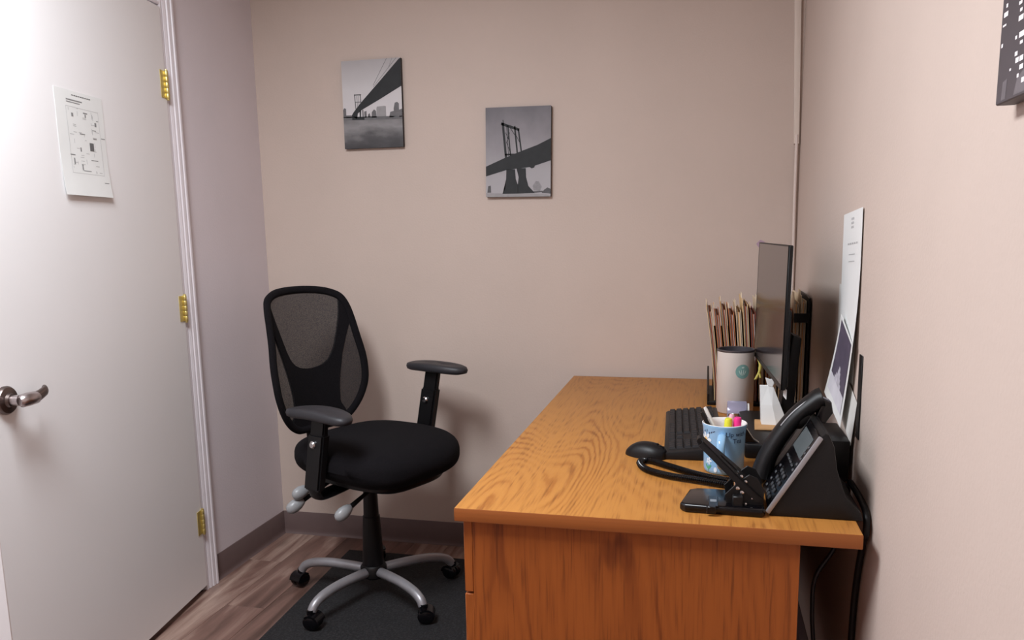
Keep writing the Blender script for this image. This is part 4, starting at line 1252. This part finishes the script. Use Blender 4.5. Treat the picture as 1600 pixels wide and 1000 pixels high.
# canister with a round teal emblem
cn = empty('canister', (1.8680, -0.565, T))
tag(cn, 'tall cream canister with grey rim and round teal emblem', 'canister')
CRD, CH = 0.0540, 0.190
M_can = pmat('cream canister enamel', srgb(222, 210, 202), 0.35, var=0.02, vscale=8)
lathe('canister_wall', [(0, 0), (CRD - 0.003, 0), (CRD, 0.003), (CRD, CH - 0.004)], M_can, cn, 48, None, 50)
lathe('canister_rim', [(CRD - 0.0002, CH - 0.006), (CRD + 0.001, CH - 0.004), (CRD + 0.001, CH), (CRD - 0.001, CH + 0.0012), (CRD - 0.004, CH), (CRD - 0.004, CH - 0.02), (CRD - 0.0045, 0.004), (0, 0.004)], pmat('grey metal rim', srgb(112, 108, 114), 0.35, 0.7), cn, 48, None, 50)
def on_can(x, z, lift, a0=radians(-70)):
    a = a0 + x / CRD
    return Vector(((CRD + lift) * cos(a), (CRD + lift) * sin(a), z))
def can_poly(nm, polys, mat, lift):
    bm = bmesh.new()
    for P in polys:
        bm.faces.new([bm.verts.new(on_can(x, z, lift)) for x, z in P])
    bmesh.ops.triangulate(bm, faces=bm.faces[:])
    return obj(nm, finish(bm, nm), mat, cn)
M_teal = pmat('teal print', srgb(128, 168, 162), 0.45, var=0.1, vscale=90)
bm = bmesh.new()
n_ = 28
RE = 0.021
ctr = bm.verts.new(on_can(0, 0.130, 0.0005))
rings = []
for rr_ in (0.33, 0.66, 1.0):
    rings.append([bm.verts.new(on_can(RE * rr_ * cos(2 * pi * k / n_), 0.130 + RE * rr_ * sin(2 * pi * k / n_), 0.0005)) for k in range(n_)])
for k in range(n_): bm.faces.new((ctr, rings[0][k], rings[0][(k + 1) % n_]))
for a, b in zip(rings, rings[1:]):
    for k in range(n_): bm.faces.new((a[k], a[(k + 1) % n_], b[(k + 1) % n_], b[k]))
obj('emblem_disc', finish(bm, 'emblem_disc', True), M_teal, cn)
can_poly('emblem_lines', [ell(-0.009 + 0.0052 * k, 0.1275 - 0.001 * (k % 2), 0.0011, 0.0095 if k in (1, 2) else 0.0075, 0.22 * (1.5 - k), 10) for k in range(4)] + [ell(0, 0.142, 0.0042, 0.0022)], pmat('pale print', srgb(206, 222, 214), 0.45), 0.0012)

# yellow sticky flags hanging by the canister
yf = empty('yellow_flag', (1.934, -0.600, T + 0.112))
tag(yf, 'yellow sticky flag with split ends beside the canister', 'sticky note')
bm = bmesh.new()
def ribbon(bm, pts, w):
    A = [bm.verts.new(Vector(p) + Vector((-w / 2, 0, 0))) for p in pts]; B = [bm.verts.new(Vector(p) + Vector((w / 2, 0.002, 0))) for p in pts]
    for i in range(len(pts) - 1): bm.faces.new((A[i], A[i + 1], B[i + 1], B[i]))
ribbon(bm, smooth_path([(-0.004, 0, 0.055), (0.002, -0.003, 0.040), (0.001, -0.002, 0.018), (-0.010, 0.0, -0.008)], 4), 0.009)
ribbon(bm, smooth_path([(0.000, -0.001, 0.030), (0.001, -0.001, 0.012), (0.005, 0.0, -0.003)], 4), 0.006)
o = obj('flag_strip', finish(bm, 'flag_strip', True), pmat('yellow paper', srgb(226, 212, 110), 0.6), yf)
md = o.modifiers.new('solid', 'SOLIDIFY'); md.thickness = 0.0008

# clear tape dispenser in front of the canister
td = empty('tape_dispenser', (1.872, -0.668, T))
tag(td, 'small shiny silver lilac tape dispenser in front of the cream canister', 'tape dispenser')
M_acr = pmat('silvery lilac plastic', srgb(176, 172, 196), 0.16, 0.35)
arc = [(-0.026 + 0.0, 0.0), (-0.030, 0.008), (-0.026, 0.030), (-0.014, 0.046), (0.004, 0.052), (0.018, 0.044), (0.026, 0.028), (0.034, 0.024), (0.034, 0.016), (0.028, 0.0)]
prism('dispenser_shell', [(y, z) for y, z in arc], -0.029, 0.026, M_acr, td, 0.003, 2, 'x')
box('cutter_blade', -0.026, 0.023, -0.036, -0.030, 0.016, 0.024, M_chrome, td, 0.0006, 1)
box('dispenser_label', -0.028, 0.025, -0.0315, -0.0295, 0.005, 0.013, M_wpl, td, 0.0004, 1)
lathe('tape_roll', [(0.011, -0.008), (0.021, -0.008), (0.021, 0.008), (0.011, 0.008), (0.011, -0.008)], M_wpl, td, 24, Matrix.Translation((0.0295, 0.0, 0.026)) @ Matrix.Rotation(pi / 2, 4, 'Y') @ Matrix.Scale(0.3, 4, (0, 0, 1)))

# ------------------------------------------------------------------ monitor
mo = empty('monitor', (1.96, -0.82, T))
tag(mo, 'black flat monitor seen nearly edge on, facing the chair', 'monitor')
A = Vector((1.9500, -1.085, 0.905)); yawv = Vector((-0.028, 0.555, 0)).normalized()
tiltb = radians(1.0)
nrm = Vector((0, 0, 1)).cross(yawv)      # points to -x? fixed below
out = Vector((-yawv.y, yawv.x, 0))       # towards -x (viewer of the screen)
upv = (Vector((0, 0, 1)) * cos(tiltb) - out * sin(tiltb))
bk = out.cross(Vector((0, 0, 1)))
nf = yawv.cross(upv)                      # screen normal or back normal
if nf.x > 0: nf = -nf
O_ = A - Vector(mo.location)
SM = Matrix(((yawv.x, upv.x, nf.x, O_.x), (yawv.y, upv.y, nf.y, O_.y), (yawv.z, upv.z, nf.z, O_.z), (0, 0, 0, 1)))
MW_, MHH = 0.555, 0.335
bm = bmesh.new()
bm_box(bm, 0, MW_, 0, MHH, -0.010, 0.0, 0.002, 1)
bm_box(bm, 0.03, MW_ - 0.03, 0.0, MHH - 0.15, -0.020, -0.009, 0.005, 2)
bm_box(bm, 0.16, MW_ - 0.16, 0.03, 0.17, -0.030, -0.019, 0.005, 2)
obj('monitor_case', finish(bm, 'monitor_case', True), M_black, mo, SM)
box('screen', 0.003, MW_ - 0.003, 0.012, MHH - 0.003, 0.0, 0.0008, pmat('dark screen glass', srgb(46, 40, 41), 0.16, spec=0.9), mo, 0, 1, SM)
bm = bmesh.new()
bm_box(bm, 0, MW_, 0, 0.012, 0.0, 0.0012); bm_box(bm, 0, MW_, MHH - 0.003, MHH, 0, 0.0012)
bm_box(bm, 0, 0.003, 0.012, MHH - 0.003, 0, 0.0012); bm_box(bm, MW_ - 0.003, MW_, 0.012, MHH - 0.003, 0, 0.0012)
obj('bezel', finish(bm, 'bezel', True), M_black, mo, SM)
box('spec_tag', 0.006, 0.05, -0.022, 0.0, -0.014, -0.013, M_white, mo, 0, 1, SM)
cx_, cy_ = 1.975, -0.82
prism('stand_neck', [(0.005, 0.03), (0.042, 0.03), (0.058, 0.26), (0.036, 0.27)], -0.035, 0.035, M_black, mo, 0.004, 2, 'y')
bm = bmesh.new()
bm_prism(bm, [(-0.086, -0.256), (-0.078, -0.262), (0.08, -0.262), (0.088, -0.25), (0.088, 0.10), (0.078, 0.11), (-0.07, 0.11), (-0.086, 0.095)], 0.0, 0.036, 0.004, 2)
obj('stand_base', finish(bm, 'stand_base', True), M_black, mo)
# curved front lip of the stand
prism('stand_lip', [(-0.086, 0.034), (-0.050, 0.034), (-0.066, 0.044), (-0.078, 0.062), (-0.086, 0.074)], -0.25, -0.232, M_blackgloss, mo, 0.0015, 1, 'y')

# kraft pad and white paper bag under the screen
kp = empty('kraft_pad', (1.945, -0.890, T + 0.0366))
tag(kp, 'tan kraft note pad lying on the black monitor stand', 'note pad')
prism('pad_sheets', [(-0.042, -0.055), (0.055, -0.05), (0.060, 0.05), (-0.036, 0.05)], 0.0, 0.004, pmat('kraft tan', srgb(196, 150, 100), 0.7, var=0.05), kp, 0.0008, 1)
bg = empty('paper_bag', (1.953, -0.875, T + 0.0408))
tag(bg, 'small white folded paper bag with pinched top under the monitor', 'paper bag')
bm = bmesh.new()
lv_ = []
for z, x0, x1, dy in ((0, -0.030, 0.036, 0.022), (0.05, -0.033, 0.016, 0.015), (0.098, -0.036, -0.003, 0.003), (0.1, -0.036, -0.004, 0.0015)):
    lv_.append([bm.verts.new(p) for p in ((x0, -dy, z), ((x0 + x1) / 2 + 0.004, -dy - 0.003 * (z < 0.09), z), (x1, -dy * 0.7, z), (x1, dy * 0.7, z), ((x0 + x1) / 2, dy * 0.8, z), (x0, dy, z))])
for a, b in zip(lv_, lv_[1:]):
    for k in range(6): bm.faces.new((a[k], a[(k + 1) % 6], b[(k + 1) % 6], b[k]))
bm.faces.new(lv_[0][::-1]); bm.faces.new(lv_[-1])
obj('bag_body', finish(bm, 'bag_body'), M_white, bg)
prism('bag_tuft', [(-0.016, 0.098), (-0.023, 0.120), (-0.012, 0.116), (-0.002, 0.117), (0.0, 0.106), (-0.004, 0.094)], -0.004, 0.004, M_white, bg, 0.0015, 1, 'y')

# black box by the wall
bx_ = empty('speaker_box', (2.032, -1.155, T))
tag(bx_, 'black box shaped speaker against the right wall behind the phone', 'speaker')
box('speaker_case', -0.045, 0.047, -0.085, 0.085, 0.003, 0.092, M_black, bx_, 0.003, 2)
box('speaker_grille', -0.0475, -0.0445, -0.075, 0.075, 0.010, 0.085, pmat('dark grille cloth', srgb(14, 14, 15), 0.9, bump=0.5, bscale=900), bx_, 0.001, 1)
for sx in (-0.035, 0.035):
    for sy in (-0.07, 0.07):
        lathe('foot', [(0, 0), (0.007, 0), (0.008, 0.002), (0.008, 0.004), (0, 0.004)], M_black, bx_, 12, Matrix.Translation((sx, sy, 0)))

# file organiser and folders against the back wall
og = empty('file_organizer', (1.935, -0.36, T))
tag(og, 'black desktop file organizer behind the monitor', 'file organizer')
OX0, OX1, OY0, OY1 = 1.800 - 1.935, 2.082 - 1.935, -0.13, 0.14
bm = bmesh.new()
bm_box(bm, OX0 - 0.012, OX1, OY0, OY1, 0.0, 0.012, 0.002, 1)
obj('organizer_base', finish(bm, 'organizer_base', True), M_black, og)
prism('organizer_side', [(OY0, 0.012), (OY1, 0.012), (OY1, 0.34), (OY0 + 0.06, 0.34), (OY0, 0.335)], OX1 - 0.006, OX1, M_black, og, 0.001, 1, 'x')
prism('organizer_side', [(OY0, 0.012), (OY1, 0.012), (OY1, 0.08), (OY0 + 0.06, 0.06), (OY0, 0.035)], OX0 - 0.012, OX0 - 0.006, M_black, og, 0.001, 1, 'x')
box('organizer_back', OX0 + 0.006, OX1 - 0.006, OY1 - 0.006, OY1, 0.012, 0.22, M_black, og, 0.001, 1)
box('organizer_band', 2.035 - 1.935, OX1 - 0.006, OY0 - 0.004, OY0, 0.262, 0.290, M_black, og, 0.001, 1)
cols = [srgb(232, 200, 152), srgb(216, 170, 118), srgb(164, 80, 54), srgb(226, 206, 176), srgb(204, 128, 82), srgb(232, 214, 186), srgb(140, 70, 54)]
fm = [pmat('folder card %d' % i, c, 0.75, var=0.06, vscale=30) for i, c in enumerate(cols)]
desc = ['tan manila', 'dark tan', 'rust red', 'pale buff', 'orange brown', 'cream', 'brick brown']
random.seed(21)
NF = 14
ordn = ['leftmost', 'second from left', 'third from left', 'fourth from left', 'fifth from left', 'sixth from left', 'seventh from left', 'seventh from right', 'sixth from right', 'fifth from right', 'fourth from right', 'third from right', 'second from right', 'rightmost']
order = [0, 4, 1, 4, 3, 0, 6, 5, 1, 3, 0, 4, 5, 3]
hts = [0.300, 0.288, 0.306, 0.290, 0.298, 0.318, 0.292, 0.312, 0.300, 0.322, 0.296, 0.304, 0.324, 0.330]
M_fill = pmat('rust brown file contents', srgb(150, 84, 54), 0.8, var=0.15, vscale=60, stretch=(40, 1, 1))
PITCH = (2.0735 - 1.8065) / NF
for i in range(NF):
    t = i / (NF - 1)
    ci = order[i]
    x = 1.8065 + PITCH * (i + 0.5)
    lean = -0.030 * (1 - t) ** 1.2
    h_ = hts[i]
    e = empty('file_folder', (x, -0.355, T + 0.0125))
    tag(e, '%s file folder standing in the organizer, %s' % (desc[ci], ordn[i]), 'folder', 'file folders in the organizer')
    nz = 10
    def sheet_strip(bm, off, top_h, ya, yb, th, splay=0.0):
        R_ = []
        for k in range(nz + 1):
            f_ = k / nz
            z = top_h * f_
            xo = lean * (z / 0.3) ** 1.5 + off * (1 - 0.25 * (1 - f_)) + splay * max(0, f_ - 0.7) ** 2
            R_.append([bm.verts.new(p) for p in ((xo - th, ya, z), (xo + th, ya, z), (xo + th, yb, z), (xo - th, yb, z))])
        for a_, b_ in zip(R_, R_[1:]):
            for k in range(4): bm.faces.new((a_[k], a_[(k + 1) % 4], b_[(k + 1) % 4], b_[k]))
        bm.faces.new(R_[0][::-1]); bm.faces.new(R_[-1])
    for sd in (-1, 1):
        bm = bmesh.new()
        sheet_strip(bm, sd * 0.0070, h_ * (1.0 if sd < 0 else 0.95), -0.120, 0.118, 0.0009)
        obj('cover', finish(bm, 'cover'), fm[ci], e)
    bm = bmesh.new()
    sheet_strip(bm, -0.0005, h_ * 0.93, -0.113, 0.11, 0.0050)
    obj('contents', finish(bm, 'contents'), M_fill if ci not in (3, 5) else fm[1], e)
    bm = bmesh.new()
    sheet_strip(bm, 0.0032, h_ * 0.93, -0.118, 0.11, 0.0005)
    sheet_strip(bm, -0.0036, h_ * 0.97, -0.116, 0.11, 0.0005)
    tag(obj('loose_sheets', finish(bm, 'loose_sheets'), M_paper2, e), kind='stuff')
    y0 = -0.117 + (i % 3) * 0.03
    xo = lean * (h_ / 0.3) ** 1.5 - 0.0070
    prism('tab', [(y0, h_ - 0.002), (y0 + 0.07, h_ - 0.002), (y0 + 0.064, h_ + 0.014), (y0 + 0.006, h_ + 0.014)], xo - 0.0008, xo + 0.0008, fm[5] if i % 2 else fm[3], e, 0, 1, 'x')

# cables
c1 = tube('phone_cable', smooth_path([(2.0775, -1.27, T + 0.012), (2.0785, -1.345, T + 0.012), (2.0785, -1.40, T + 0.010), (2.0775, -1.445, T + 0.002), (2.0760, -1.458, T - 0.03), (2.0770, -1.425, T - 0.07), (2.0785, -1.375, 0.55), (2.0785, -1.36, 0.40), (2.0785, -1.36, 0.112)], 6), 0.0065, M_black, None, 10)
tag(c1, 'black cable dropping over the right edge of the desk behind the phone', 'cable')
c2 = tube('power_cable', smooth_path([(2.020, -1.245, T + 0.005), (2.045, -1.262, T + 0.006), (2.0665, -1.27, T + 0.006), (2.0725, -1.275, T - 0.02), (2.05, -1.30, 0.62), (2.012, -1.31, 0.55), (2.010, -1.30, 0.46), (2.02, -1.29, 0.30), (2.0, -1.28, 0.012)], 6), 0.0045, pmat('dark grey cable', srgb(30, 28, 34), 0.35), None, 10)
tag(c2, 'thin grey cable hanging in the dark gap under the desk overhang', 'cable')
